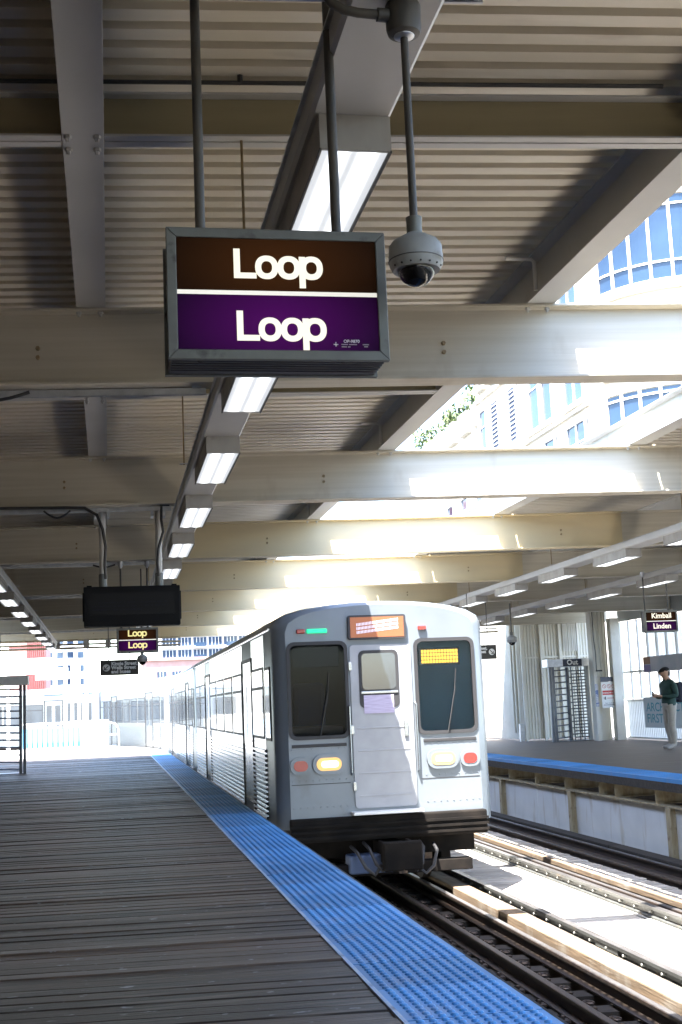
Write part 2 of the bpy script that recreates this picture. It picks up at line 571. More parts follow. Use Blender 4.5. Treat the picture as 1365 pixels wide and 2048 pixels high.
def plank_mesh(name, x0, x1, w, t, k, c=.006):
    b = MB()
    h = w / 2
    b.prism([(-h, -t), (h, -t), (h, -c), (h - c, 0), (-h + c, 0), (-h, -c)], 'x', x0, x1, k)
    return b.mesh(name)


pm = [plank_mesh('plank', -4.6, 1.205, PW - .006, .05, K, .009), plank_mesh('plank', -4.6, 1.2, PW - .010, .05, K, .007), plank_mesh('plank', -4.6, 1.21, PW - .004, .05, K, .011)]
for q in pm: q.materials.append(mt['plank'])
y = 4.57
n = 0
while y < 41.6:
    o = obj('plank', random.choice(pm), None, plat, (0, y, random.uniform(-.007, .003)))
    o.rotation_euler.x = random.uniform(-.03, .03)
    n += 1
    y += PW
# beyond the canopy the deck follows the bend of the track
g = MB()
edge = [(1.83, 41.6), (1.82, 43.5), (1.6, 46), (1.15, 48.5), (.5, 51), (-.1, 53)]
poly = [(-4.6, 41.7), (-4.6, 53)] + edge[::-1]
g.prism(poly, 'z', -.055, -.002)
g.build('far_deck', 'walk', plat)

# ---- blue tactile tiles, one by one
strip = thing('tactile_strip', 'bright blue studded warning strip along the near platform edge', 'warning strip', (1.525, 3, 0))
T = .61
b = MB()
b.box(-T / 2 + .002, T / 2 - .002, .004, T - .004, -.05, .004)
nd = 10
px = (T - .05) / nd
for i in range(nd):
    for j in range(nd):
        cx = -T / 2 + .035 + px * (i + .5) - .01; cy = T / nd * (j + .5)
        vs = []
        for r, z in ((.020, .0035), (.0165, .010), (.009, .0135)):
            vs += [(cx + r * math.cos(math.pi * a / 4), cy + r * math.sin(math.pi * a / 4), z) for a in range(8)]
        fs = [(q * 8 + a, q * 8 + (a + 1) % 8, (q + 1) * 8 + (a + 1) % 8, (q + 1) * 8 + a) for q in (0, 1) for a in range(8)] + [tuple(range(16, 24))]
        b.add(vs, fs)
tile = b.mesh('tactile_tile', smooth=True)
tile.materials.append(mt['blue'])
for i in range(61):
    o = obj('tactile_tile', tile, None, strip, (random.uniform(-.002, .002), i * T, random.uniform(-.0015, .0015)))
g = MB(); g.box(-T / 2 - .018, -T / 2 + .003, .2, 61 * T, -.03, .006)
g.build('edge_trim', 'blueedge', strip)
g = MB(); g.box(T / 2 + .001, T / 2 + .035, 0, 61 * T, -.22, -.012)
g.build('rubbing_board', 'tie', strip)

# ================================================================ TRACKS
def rail(name, x, ztop, parent, y0=-8, y1=60, guard=False):
    h = .15
    b = MB()
    zb = ztop - h
    w = .034
    poly = [(x - .065, zb), (x + .065, zb), (x + .065, zb + .014), (x + .01, zb + .03), (x + .01, ztop - .04), (x + w, ztop - .032), (x + w, ztop - .004),
            (x + w - .006, ztop), (x - w + .006, ztop), (x - w, ztop - .004), (x - w, ztop - .032), (x - .01, ztop - .04), (x - .01, zb + .03), (x - .065, zb + .014)]
    b.prism(poly, 'y', y0, y1)
    o = b.build(name, 'railsteel', parent)
    if not guard:
        b = MB(); b.box(x - w + .007, x + w - .007, y0, y1, ztop - .002, ztop + .0015)
        b.build('rail_head', 'railtop', o)
    return o


track = structure('track')
tie_me = MB().box(-1.35, 1.35, -.11, .11, -.22, 0).mesh('tie'); tie_me.materials.append(mt['tie'])
for cx in (3.40, 6.82):
    for i in range(76):
        o = obj('tie', tie_me, None, track, (cx, 3.0 + i * .56, -1.225 + random.uniform(-.004, .004)))
        o.rotation_euler.z = math.atan(K) + random.uniform(-.004, .004)
RT = -1.05
rail('running_rail', 2.69, RT, track)
rail('running_rail', 4.11, RT, track)
rail('guard_rail', 3.62, RT - .015, track, guard=True)
rail('guard_rail', 3.22, RT - .015, track, guard=True)
rail('running_rail', 6.11, RT, track)
rail('running_rail', 7.54, RT, track)
rail('guard_rail', 7.10, RT - .015, track, guard=True)

# rail clips and spikes between guard rail and running rail
b = MB()
ang = [i * 2 * math.pi / 10 for i in range(9)]
b.tube([(.045 * math.cos(a), .05 * math.sin(a), .035 + .012 * math.sin(a * .5)) for a in ang] + [(.02, -.005, .03)], .011, 6)
b.box(-.06, .06, -.03, .03, -.012, .006)
clip = b.mesh('rail_clip', smooth=True); clip.materials.append(mt['railsteel'])
for i in range(44):
    obj('rail_clip', clip, None, track, (3.84, 5.2 + i * .56, -1.21))
b = MB(); b.box(-.05, .05, -.05, .05, 0, .02); b.lathe([(.018, .02), (.018, .05), (.012, .055)], n=8)
spike = b.mesh('rail_spike', smooth=True); spike.materials.append(mt['railsteel'])
for i in range(48):
    obj('rail_spike', spike, None, track, (3.50, 4.9 + i * .56, -1.225))
for i in range(44):
    obj('rail_spike', spike, None, track, (6.98, 12.2 + i * .56, -1.225))
    obj('rail_spike', spike, None, track, (7.66, 12.4 + i * .56, -1.225))

# guard timbers in long lengths
def timber(x0, x1, z0, z1, y0, y1, mat='timber'):
    g = MB(); g.box(x0, x1, y0, y1, z0, z1)
    return g.build('guard_timber', mat, track, bevel=.012)


for a, bb in ((-6, 7.6), (7.62, 13.9), (13.92, 20.3), (20.32, 30), (30.02, 60)):
    timber(4.235, 4.46, -1.22, -1.005, a, bb)
for a, bb in ((-6, 9.5), (9.52, 17.2), (17.22, 26), (26.02, 60)):
    timber(6.38, 6.47, -1.14, -1.06, a, bb)
for a, bb in ((-6, 12.5), (12.52, 19.4), (19.42, 30), (30.02, 60)):
    timber(7.78, 8.02, -1.22, -1.07, a, bb, 'tie')

# walkway boards between the tracks
def walkway(x0, x1, y0, y1, z, pitch):
    me = plank_mesh('walkway_board', x0, x1, pitch - .022, .045, K, .008)
    me.materials.append(mt['walk'])
    y = y0
    while y < y1:
        o = obj('walkway_board', me, None, track, (0, y, z + random.uniform(-.006, .004)))
        o.rotation_euler.x = random.uniform(-.01, .01)
        y += pitch


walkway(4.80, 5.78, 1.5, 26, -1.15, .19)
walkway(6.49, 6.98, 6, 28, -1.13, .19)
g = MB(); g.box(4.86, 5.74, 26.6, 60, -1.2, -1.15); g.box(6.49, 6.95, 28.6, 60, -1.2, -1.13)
tag(g.build('far_walkway', 'walk', track), kind='stuff')

def third_rail(name, label, x):
    r = thing(name, label, 'third rail', (x, 0, -1.225))
    b = MB()
    z = .20
    b.prism([(-.05, z - .12), (.05, z - .12), (.05, z - .10), (.012, z - .085), (.012, z - .035), (.042, z - .03), (.042, z), (-.042, z), (-.042, z - .03),
             (-.012, z - .035), (-.012, z - .085), (-.05, z - .10)], 'y', -6, 60)
    o = b.build('conductor', 'third', r)
    b = MB(); b.box(-.040, .040, -6, 60, z, z + .003)
    b.build('contact_face', 'railtop', o)
    b = MB()
    b.box(-.10, -.055, -6, 60, z - .135, z - .122)
    b.build('foot_strip', 'boltgrey', r)
    ins = MB().box(-.10, .06, -.09, .09, 0, z - .123).mesh('insulator'); ins.materials.append(mt['dark'])
    blk = MB().box(-.115, -.06, -.6, .6, -.01, z - .14).mesh('cover_block'); blk.materials.append(mt['third'])
    j = MB()
    for q in range(4): j.lathe([(.014, 0), (.014, .02), (.008, .024)], n=8)
    for i in range(22):
        obj('insulator', ins, None, r, (0, 6 + i * 1.68, 0))
        if x > 5: obj('cover_block', blk, None, r, (0, 6.84 + i * 1.68, 0))
    # bolt heads along the web
    bm_ = MB().tube([(-.012, 0, 0), (-.045, 0, 0)], [.017, .012], 8).mesh('bolt', smooth=True); bm_.materials.append(mt['boltgrey'])
    for i in range(60):
        obj('bolt', bm_, None, r, (0, 6 + i * .42, z - .058))
    b = MB(); b.box(-.035, -.0125, 11.6, 12.15, z - .085, z - .036); b.build('splice_bar', 'third', r)
    return r


third_rail('third_rail', 'grey bolted conductor rail beside the tan guard timber, nearer of two', 4.70)
third_rail('third_rail', 'grey bolted conductor rail on pale blocks beyond the white walkway boards', 5.90)

# ================================================================ RIGHT PLATFORM
rp = structure('platform')
g = MB(); g.box(8.965, 14.8, -30, 60, -.055, 0)
g.build('platform_deck', M('far_platform_wood', (.115, .086, .066), .65, col2=(.075, .058, .046), scale=2.0, stretch=(.3, 7, 7), lo=.3, hi=.7,
                            grime=(.17, .16, .15), gscale=3, gstretch=(.3, 3, 1), glo=.55, ghi=.8), rp)
g = MB(); g.box(8.42, 14.8, -30, 60, -.17, -.057)
g.build('platform_sill', 'tie', rp)
strip2 = thing('tactile_strip', 'blue warning strip on the far platform across the tracks', 'warning strip', (8.65, 3, 0))
for i in range(8, 72):
    obj('tactile_tile', tile, None, strip2, (0, i * T, random.uniform(-.0015, .0015)))
g = MB(); g.box(-T / 2 - .03, -T / 2 - .002, 2, 72 * T, -.055, .005)
g.build('nosing', 'blue', strip2)
g = MB(); g.box(-T / 2 - .028, -T / 2 + .06, 2, 72 * T, -.19, -.057)
g.build('edge_timber', 'tie', strip2)
# girder below the edge
gd = thing('platform_girder', 'white steel girder panels with rusty stiffeners under the far platform', 'girder', (8.5, 0, -1.25))
yy = [-12, 5.7, 7.8, 9.95, 12.05, 14.2, 16.3, 18.42, 20.45, 22.66, 24.8, 26.9, 29.0, 31.1, 33.3, 37.6, 42, 48, 60]
for i in range(len(yy) - 1):
    g = MB(); g.box(0, .02, yy[i] + .008, yy[i + 1] - .008, .02, .80)
    g.build('web_panel', 'panel', gd)
g = MB(); g.box(-.10, .12, -12, 60, .80, .825); g.build('top_flange', 'stiff', gd)
g = MB(); g.box(-.10, .12, -12, 60, -.01, .02); g.build('bottom_flange', 'stiff', gd)
st = MB().box(-.10, -.001, -.10, .10, .021, .799)
st = MB(); st.box(-.105, -.001, -.012, .012, .021, .799); st.box(-.125, -.105, -.075, .075, .021, .799)
stm = st.mesh('stiffener'); stm.materials.append(mt['stiff'])
for y in yy[1:-1:2]:
    obj('stiffener', stm, None, gd, (0, y - .01, 0))
g = MB(); g.box(2.6, 2.64, -12, 60, 0, 1.06); g.build('dark_backing', 'tie', gd)  # added dark sheet hiding the bright ground, gives the shade between joists
jm = MB().ibeam('x', 0, .826, 1.06, .11, .014, .012, -.10, 5.5).mesh('joist'); jm.materials.append(mt['stiff'])
for y in (10.4, 12.1, 13.8, 15.5, 17.2, 18.87, 20.5, 21.2, 22.9, 24.6, 26.3, 28, 29.7, 31.4, 33.1, 34.8):
    obj('joist', jm, None, gd, (0, y, 0))

# ================================================================ CANOPIES
BY = [3.145 + 4.75 * i for i in range(8)]
ZB, ZT, ZD = 3.40, 3.90, 4.20
beam_lab = ['deep cream cross beam overhead, nearest, carrying the big sign',
            'deep cream steel cross beam right behind the big Loop sign',
            'deep cream cross beam, second from the camera, that carries the dark screen',
            'yellowed cross beam, third from the camera, just above the dark screen',
            'yellowed cross beam, fourth from the camera',
            'yellowed cross beam, fifth from the camera, above the train roof',
            'yellowed cross beam, sixth from the camera, low behind the screen',
            'last cross beam at the far end of the canopy']
bolt_me = MB().tube([(0, 0, 0), (0, -.02, 0)], [.016, .013], 6).mesh('bolt'); bolt_me.materials.append(mt['stiff'])
flbolt = MB().lathe([(.018, 0), (.018, -.014), (.011, -.016), (.009, -.03)], n=6).mesh('bolt'); flbolt.materials.append(mt['girder'])
for i, y0 in enumerate(BY):
    r = thing('cross_beam', beam_lab[i], 'beam', (0, y0, ZB), math.atan(K), 'cross beams spanning both platforms and the tracks')
    lo, hi = (-4.6, 14.6)
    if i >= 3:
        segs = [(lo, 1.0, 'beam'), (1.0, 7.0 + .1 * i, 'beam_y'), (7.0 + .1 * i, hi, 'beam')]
    else:
        segs = [(lo, hi, 'beam')]
    for a, bb, mm in segs:
        g = MB(); g.ibeam('x', 0, 0, ZT - ZB, .19, .018, .014, a, bb)
        g.build('beam_segment', mm, r, bevel=.004)
    for dx in (-.42, 2.2, 6.4):
        for dz in (.20, .26):
            obj('bolt', bolt_me, None, r, (dx, -.007, dz))
    for x in (-.155, -.02, 2.77, 2.9, 5.42, 5.54):
        for dy in (-.055,):
            obj('bolt', flbolt, None, r, (x, dy, ZT - ZB - .018))
    for x in (-4.4, -1.9, 2.835, 5.48, 10.4):
        g = MB(); g.box(x - .006, x + .006, -.08, -.0075, .019, ZT - ZB - .019)
        if x < -1.8 or x > 9: g.build('stiffener', 'beam', r)

def deck_line(y0, y1):
    p = .1524
    L = []
    n = max(1, round((y1 - y0) / p)); p = (y1 - y0) / n
    for i in range(n):
        y = y0 + i * p
        L += [(y, ZD), (y + .088, ZD), (y + .100, ZD + .078), (y + p - .012, ZD + .078)]
    L.append((y1, ZD))
    return L


def canopy(name, label, x0, x1, girders, fasc_x, y0, y1):
    r = thing(name, label, 'canopy', (0, 0, ZT))
    ys = [y0] + [b_ for b_ in BY if y0 < b_ < y1] + [y1]
    for a, bb in zip(ys[:-1], ys[1:]):
        g = MB(); g.sheet(deck_line(a, bb), 'x', x0, x1, K)
        g.build('roof_deck', 'deck', r, world=True)
    for x in girders:
        for a, bb in zip(ys[:-1], ys[1:]):
            g = MB(); g.ibeam('y', x, ZT + .001, ZD - .002, .185, .014, .010, a + K * x + .001, bb + K * x - .001)
            g.build('girder', 'girder', r, world=True, bevel=.003)
    for a, bb in zip(ys[:-1], ys[1:]):
        g = MB(); g.ibeam('y', fasc_x, ZT + .001, ZD - .002, .19, .014, .010, a + K * fasc_x + .001, bb + K * fasc_x - .001)
        g.build('fascia_beam', 'girder', r, world=True, bevel=.003)
    return r


lc = canopy('platform_canopy', 'cream corrugated canopy roof over the near platform', -4.6, 2.94, (-.085, -2.9), 2.835, -30, 38)
rc = canopy('platform_canopy', 'corrugated canopy roof over the far platform, right of the open gap', 5.60, 14.75, (8.4, 11.4), 5.49, -30, 38)
# intermediate beams at mid bay
for i in range(-1, 8):
    y0 = BY[0] + 4.75 * i + 2.285
    if y0 > 37.6: break
    for (r, segs) in ((lc, ((-4.6, -2.995), (-2.805, -.18), (.01, 2.74))), (rc, ((5.59, 8.30), (8.5, 11.3), (11.5, 14.6)))):
        for a, bb in segs:
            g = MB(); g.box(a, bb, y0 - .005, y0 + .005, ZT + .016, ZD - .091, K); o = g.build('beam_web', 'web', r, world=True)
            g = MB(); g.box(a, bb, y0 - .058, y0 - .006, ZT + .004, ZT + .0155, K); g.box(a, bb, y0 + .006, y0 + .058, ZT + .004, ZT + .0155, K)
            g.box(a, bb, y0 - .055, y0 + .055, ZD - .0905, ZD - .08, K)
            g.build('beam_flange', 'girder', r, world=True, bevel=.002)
    for x in (-.15, -.022):
        for dy in (-.065, .065):
            obj('bolt', flbolt, None, lc, (x, y0 + dy + K * x, 0))
    if i >= 0:
        g = MB(); g.tube([(-4.5, y0 - .075 + K * -4.5, 4.155), (2.6, y0 - .075 + K * 2.6, 4.155)], .010, 6)
        g.tube([(.62, y0 - .075 + K * .62, 4.15), (.62, y0 - .075 + K * .62, 4.19)], .014, 6)
        g.build('roof_conduit', 'conduit', lc, world=True, smooth=True)
    # bent straps on the fascia web
for y0 in BY[:6]:
    yb = y0 + K * 2.6 - .33
    g = MB(); g.tube([(2.55, yb + .05, 4.14), (2.72, yb + .05, 4.14), (2.742, yb + .05, 4.12), (2.742, yb + .05, 3.93)], .014, 6)
    g.build('bent_strap', 'white', lc, world=True, smooth=True)

# ================================================================ LIGHT ROWS
def lightrow(x, ytop, rname, y0, y1, zlow, tabs, label):
    """raceway channel hung below the beams"""
    r = thing('light_raceway', label, 'raceway', (x, 0, zlow + .12))
    z0 = zlow + .122; z1 = z0 + .085
    g = MB()
    line = [(x - .135, z1), (x - .135, z0 + .012), (x - .122, z0), (x + .122, z0), (x + .135, z0 + .012), (x + .135, z1)]
    g.prism(line, 'y', y0, y1)
    g.build('channel', 'girder', r, world=True)
    for s in (-1, 1):
        g = MB(); g.box(x + s * .1365, x + s * .150, y0, y1, z1 - .004, z1 + .006); g.build('lip', 'galv', r, world=True)
    for yb in tabs:
        yt = yb + K * x
        g = MB(); g.box(x - .21, x + .21, yt - .02, yt + .02, z1 + .0065, z1 + .012)
        tb = g.build('hanger_tab', 'galv', r, world=True)
        for s in (-1,):
            g = MB(); g.tube([(x + s * .175, yt, z1), (x + s * .175, yt, 3.92)], .0065, 6)
            g.build('hanger_rod', 'rodrust', r, world=True, smooth=True)
    return r


mids = [BY[0] + 4.75 * i + 2.285 for i in range(8) if BY[0] + 4.75 * i + 2.285 < 37.5]
lightrow(.80, 0, '', -6, 37.6, 3.12, mids, 'long pale light raceway running above the near platform beside the blue strip')
lightrow(-1.55, 0, '', 8, 37.6, 3.12, mids[1:], 'light raceway above the left side of the near platform')
lightrow(7.20, 0, '', 2, 37.6, 3.19, mids, 'light raceway above the far track, edge of the far canopy')
lightrow(9.55, 0, '', 2, 37.6, 3.19, mids, 'light raceway over the far platform, farther of two')

# fixture
fx = thing('light_fixture', 'x', 'light fixture', (0, 0, 0))
b = MB()
hw, L_, hh = .118, 1.22, .122
b.box(-hw, hw, 0, .012, 0, hh); b.box(-hw, hw, L_ - .012, L_, 0, hh)
b.box(-hw, -hw + .008, .012, L_ - .012, 0, hh); b.box(hw - .008, hw, .012, L_ - .012, 0, hh)
b.box(-hw + .008, hw - .008, .012, L_ - .012, hh - .01, hh)
b.build('housing', 'housing', fx)
b = MB(); b.box(-hw + .0085, hw - .0085, .0125, L_ - .0125, .004, .012)
b.build('lens', 'lens', fx)
b = MB(); b.box(-hw - .002, -hw + .004, .0, L_, -.004, .004); b.box(hw - .004, hw + .002, .0, L_, -.004, .004)
b.build('lens_trim', 'rod', fx)
b = MB(); b.box(hw + .0005, hw + .003, .03, L_ - .03, .05, .062); b.build('side_seam', 'signbox', fx)
ordn = ['first', 'second', 'third', 'fourth', 'fifth', 'sixth', 'seventh', 'eighth', 'ninth', 'tenth', 'eleventh', 'twelfth', 'thirteenth', 'fourteenth', 'fifteenth']
used = False


def fixtures(x, y0, n, z, fmt, grp, pitch=2.44):
    global used
    for i in range(n):
        o = copy_tree(fx) if used else fx
        used = True
        o.location = (x, y0 + i * pitch, z)
        tag(o, fmt % ordn[i], 'light fixture', grp)


fixtures(.81, 3.75, 14, 3.12, 'lit fluorescent box light, %s from the camera in the row behind the big sign', 'light boxes over the near platform')
fixtures(-1.54, 17.3, 8, 3.12, 'lit fluorescent box light, %s of the short row at the left edge', 'light boxes at the left of the near platform')
fixtures(7.21, 13.85, 10, 3.19, 'lit fluorescent box light, %s of the upper row above the far track', 'light boxes above the far track')
fixtures(9.56, 20.1, 7, 3.19, 'lit fluorescent box light, %s of the lower row over the far platform', 'light boxes over the far platform')

# ================================================================ STRUTS AND CABLES UNDER THE BEAMS
def strut(y0, x0, x1, label):
    r = thing('strut_channel', label, 'strut', (0, y0, ZB - .05), math.atan(K))
    b = MB()
    b.prism([(-.021, 0), (-.013, 0), (-.013, .006), (-.019, .006), (-.019, .036), (.019, .036), (.019, .006), (.013, .006), (.013, 0), (.021, 0), (.021, .041), (-.021, .041)], 'x', x0, x1)
    b.build('channel', 'galv', r)
    for x in (x0 + .3, x1 - .06):
        b = MB(); b.box(x - .03, x + .03, -.04, .04, .0415, .0498); b.build('beam_clamp', 'galv', r)
    return r


nm = ['galvanised strut under the nearest beam, holding the big sign rods', 'galvanised strut under the beam behind the big Loop sign',
      'galvanised strut under the second beam, holding the dark screen', 'galvanised strut holding the rods of the far Loop sign',
      'galvanised strut under the fourth beam at left', 'galvanised strut under the fifth beam at left', 'galvanised strut under the sixth beam at left']
for i in range(7):
    strut(BY[i] + (.17 if i == 0 else .03), -4.4, .64 if i else 1.1, nm[i])


def cable(name, label, pts, r=.012, mat='conduit', cat='cable'):
    b = MB(); b.tube(pts, r, 7)
    o = b.build(name, mat, None, smooth=True)
    return tag(o, label, cat)


def droop(x0, x1, y, z, d, n=9):
    return [(x0 + (x1 - x0) * i / (n - 1), y, z - d * math.sin(math.pi * i / (n - 1))) for i in range(n)]


cable('cable', 'black cable loop drooping under the strut behind the big sign', droop(-.95, -.47, BY[1] - .03, 3.36, .055), .011)
cable('cable', 'black cable loop drooping left of the dark screen', droop(-.62, -.36, BY[2] - .02, 3.36, .07), .010)
cable('cable', 'short dark cable under the fourth strut', droop(-.2, .1, BY[3] - .02, 3.355, .03), .012)
cable('conduit', 'dark conduit bending down to the left screen post',
      [(-2.6, BY[2] - .06, 3.385), (-.40, BY[2] - .06, 3.385), (-.22, BY[2] - .08, 3.375), (-.10, BY[2] - .10, 3.30), (-.045, BY[2] - .11, 3.15),
       (-.02, BY[2] - .10, 2.98), (-.03, BY[2] - .09, 2.80), (-.02, BY[2] - .07, 2.66)], .016, cat='conduit')
cable('conduit', 'dark conduit running down the right screen post',
      [(.62, BY[2] - .06, 3.40), (.54, BY[2] - .07, 3.395), (.535, BY[2] - .09, 3.25), (.55, BY[2] - .10, 3.12), (.50, BY[2] - .11, 2.95), (.49, BY[2] - .10, 2.80), (.50, BY[2] - .07, 2.68)], .014, cat='conduit')

# ================================================================ BIG LOOP SIGN
def loop_sign(name, label, x0, z0, y, rods, ztop, big=True, letter='letter', words=None, w=.615, h=.375):
    r = thing(name, label, 'sign', (x0 + w / 2, y, z0), 0, 'backlit destination signs')
    D = .19 if big else .165
    fr = .028
    b = MB(); b.box(-w / 2 + .008, w / 2 - .008, .012, D - .012, .004, h - .004)
    o = b.build('box', 'signbox', r, bevel=.004)
    if big:
        for q in range(5):
            b = MB(); b.box(-w / 2 + .012, w / 2 - .012, .03 + q * .024, .036 + q * .024, .0, .004); b.build('rib', 'signbox', o)
        for sx in (-.22, .18):
            b = MB(); b.lathe([(.009, 0), (.009, -.003), (.005, -.006)], sx * 1.0, .026, 10)
            b.v = [(p[0], p[1], p[2] + .004) for p in b.v]; b.build('screw', 'dark', o, smooth=True)
    for (a0, a1, c0, c1, nmx) in ((-w / 2, w / 2, h - fr, h, 'top'), (-w / 2, w / 2, 0, fr, 'bottom')):
        b = MB(); pl = [(a0, c0), (a1, c0), (a1, c1), (a0, c1)]
        if nmx == 'top': pl = [(a0 + fr, c0), (a1 - fr, c0), (a1, c1), (a0, c1)]
        else: pl = [(a0, c0), (a1, c0), (a1 - fr, c1), (a0 + fr, c1)]
        b.prism(pl, 'y', 0, .02); b.build('frame_bar', 'signframe', r, bevel=.0025)
    for s in (-1, 1):
        e = s * w / 2; i_ = s * (w / 2 - fr)
        b = MB(); b.prism([(e, .0006), (e, h - .0006), (i_, h - fr - .0003), (i_, fr + .0003)], 'y', .0004, .0196); b.build('frame_bar', 'signframe', r, bevel=.0025)
    # back frame too
    b = MB(); b.box(-w / 2, w / 2, D - .02, D, 0, fr); b.box(-w / 2, w / 2, D - .02, D, h - fr, h)
    b.box(-w / 2, -w / 2 + fr, D - .02, D, fr, h - fr); b.box(w / 2 - fr, w / 2, D - .02, D, fr, h - fr)
    b.build('back_frame', 'signframe', r)
    zm = h * .5 + .004
    for (c0, c1, mm, nmf) in ((zm + .006, h - fr, 'brownface', 'brown_panel'), (fr, zm - .006, 'purpleface', 'purple_panel')):
        cz = (c0 + c1) / 2; hh_ = (c1 - c0) / 2
        b = MB(); b.box(-w / 2 + fr, w / 2 - fr, -.001, .001, -hh_, hh_); b.build(nmf, mm, r, (0, .0075, cz))
    b = MB(); b.box(-w / 2 + fr, w / 2 - fr, .0055, .0075, zm - .006, zm + .006); b.build('divider', 'divider', r)
    if words is None:
        cap = .085 if big else .087
        for zc, dx in ((h * .655 - (.0125 if big else 0), .0), (h * .182 - (.0135 if big else 0), .004)):
            g = loop_word(cap, -1.475 * cap + dx + (.003 if big else 0), zc, .0062)
            g.build('lettering', letter, r)
    else:
        for wd, zc in zip(words, (h * .655, h * .17)):
            text(wd, .125, letter, r, (.01, .006, zc), bold=.0028, align='CENTER', space=1.0)
    if big:
        text('OP-9870', .0125, 'signwhite', r, (.178, .0062, .052), bold=.0002)
        text('+', .028, 'signwhite', r, (.148, .0062, .037), bold=0)
        b = MB()
        for xa, xb, zz in ((.172, .190, .0455), (.193, .216, .0455), (.172, .187, .0385), (.190, .197, .0385), (.232, .250, .0455), (.236, .247, .0395)):
            b.box(xa, xb, .0052, .0062, zz, zz + .0028)
        b.build('fine_print', 'boltgrey', r)
    for rx in rods:
        b = MB(); b.tube([(rx, D / 2, h - .002), (rx, D / 2, ztop - z0)], .0145 if big else .013, 10)
        o = b.build('hanger_rod', 'rod', r, smooth=True)
        b = MB(); b.lathe([(.022, h + .0005), (.022, h + .012), (.016, h + .014)], rx, D / 2, 10); b.build('collar', 'rod', o, smooth=True)
        if not big: b = MB(); b.lathe([(.014, ztop - z0 - .10), (.035, ztop - z0 - .06), (.04, ztop - z0 - .005)], rx, D / 2, 10); b.build('swivel_cap', 'galv', o, smooth=True)
    return r


loop_sign('hanging_sign', 'large brown and purple backlit sign reading Loop twice, nearest the camera', .168, 2.288, 3.30, (-.205, .188), 4.19)
loop_sign('hanging_sign', 'small far brown and purple Loop sign below the dark screen', .105, 2.14, 17.30, (-.215, .145), 3.40, big=False, letter='letter_y', w=.56, h=.335)
loop_sign('hanging_sign', 'brown and purple sign reading Kimball and Linden over the far platform', 9.24, 2.345, 20.62, (-.255, .18), 3.42, big=False, words=('Kimball', 'Linden'))

# ---------------------------------------------------------------- dome cameras
def dome(name, label, x, y, zb, ztop, s=1.0, jb=True):
    r = thing(name, label, 'camera', (x, y, zb), 0, 'dome security cameras')
    b = MB(); b.lathe([(.040 * s, .050 * s), (.067 * s, .046 * s), (.076 * s, .062 * s), (.078 * s, .085 * s), (.076 * s, .118 * s), (.066 * s, .132 * s), (.024 * s, .156 * s), (.02 * s, .16 * s)], n=32)
    o = b.build('housing', 'domecase', r, smooth=True)
    b = MB(); b.lathe([(.0790 * s, .0735 * s), (.0793 * s, .0745 * s), (.0790 * s, .0755 * s)], n=32); b.build('seam', 'signbox', o, smooth=True)
    for a in range(7):
        an = math.radians(200 + a * 22)
        b = MB(); b.tube([(.071 * s * math.cos(an), .071 * s * math.sin(an), .0535 * s), (.074 * s * math.cos(an), .074 * s * math.sin(an), .0530 * s)], .0028 * s, 6); b.build('screw', 'dark', o)
    pr = [(.0545 * s * math.cos(math.radians(t_)), .0545 * s * (1 - math.sin(math.radians(t_)))) for t_ in range(88, -1, -8)]
    b = MB(); b.lathe([(q[0], q[1]) for q in pr], n=32); b.build('dome', 'clear', r, smooth=True)
    b = MB(); b.lathe([(.010 * s, .012 * s), (.026 * s, .018 * s), (.036 * s, .035 * s), (.038 * s, .0545 * s)], n=20); b.build('lens_turret', 'led', r, smooth=True)
    b = MB(); b.lathe([(.022 * s, .158 * s), (.0225 * s, .197 * s), (.0235 * s, .20 * s), (.0235 * s, .205 * s)], n=20); b.build('collar', 'signframe', r, smooth=True)
    b = MB(); b.tube([(0, 0, .2 * s), (0, 0, ztop - zb)], .0115 * s, 10); b.build('drop_rod', 'rod', r, smooth=True)
    return r


dome('dome_camera', 'grey dome security camera on a rod beside the big sign', .815, 3.085, 2.43, 3.15, .93)
dome('dome_camera', 'small dome camera hanging under the far Loop sign', .46, 17.9, 1.99, 3.35, .95)
dome('dome_camera', 'dome camera hanging above the far platform edge', 8.0, 24.3, 2.35, 3.2, 1.3)
jb = thing('junction_box', 'round dark junction box on the raceway above the dome camera', 'junction box', (.815, 3.085, 3.142))
b = MB(); b.lathe([(.03, 0), (.044, .006), (.048, .02), (.049, .085), (.045, .094), (.02, .097)], n=24); b.build('body', 'rod', jb, smooth=True)
b = MB(); b.tube([(-.045, -.01, .052), (-.075, -.012, .052)], .019, 10); b.build('hub', 'rod', jb, smooth=True)
b = MB(); b.lathe([(.02, -.006), (.028, -.002), (.03, .004)], n=16); b.build('neck_ring', 'galv', jb, smooth=True)
b = MB(); b.tube([(-.07, -.012, .052), (-.13, -.014, .053), (-.17, -.014, .060), (-.20, -.012, .078), (-.215, -.01, .105), (-.218, -.01, .16)], .0135, 10); b.build('conduit_elbow', 'rod', jb, smooth=True)

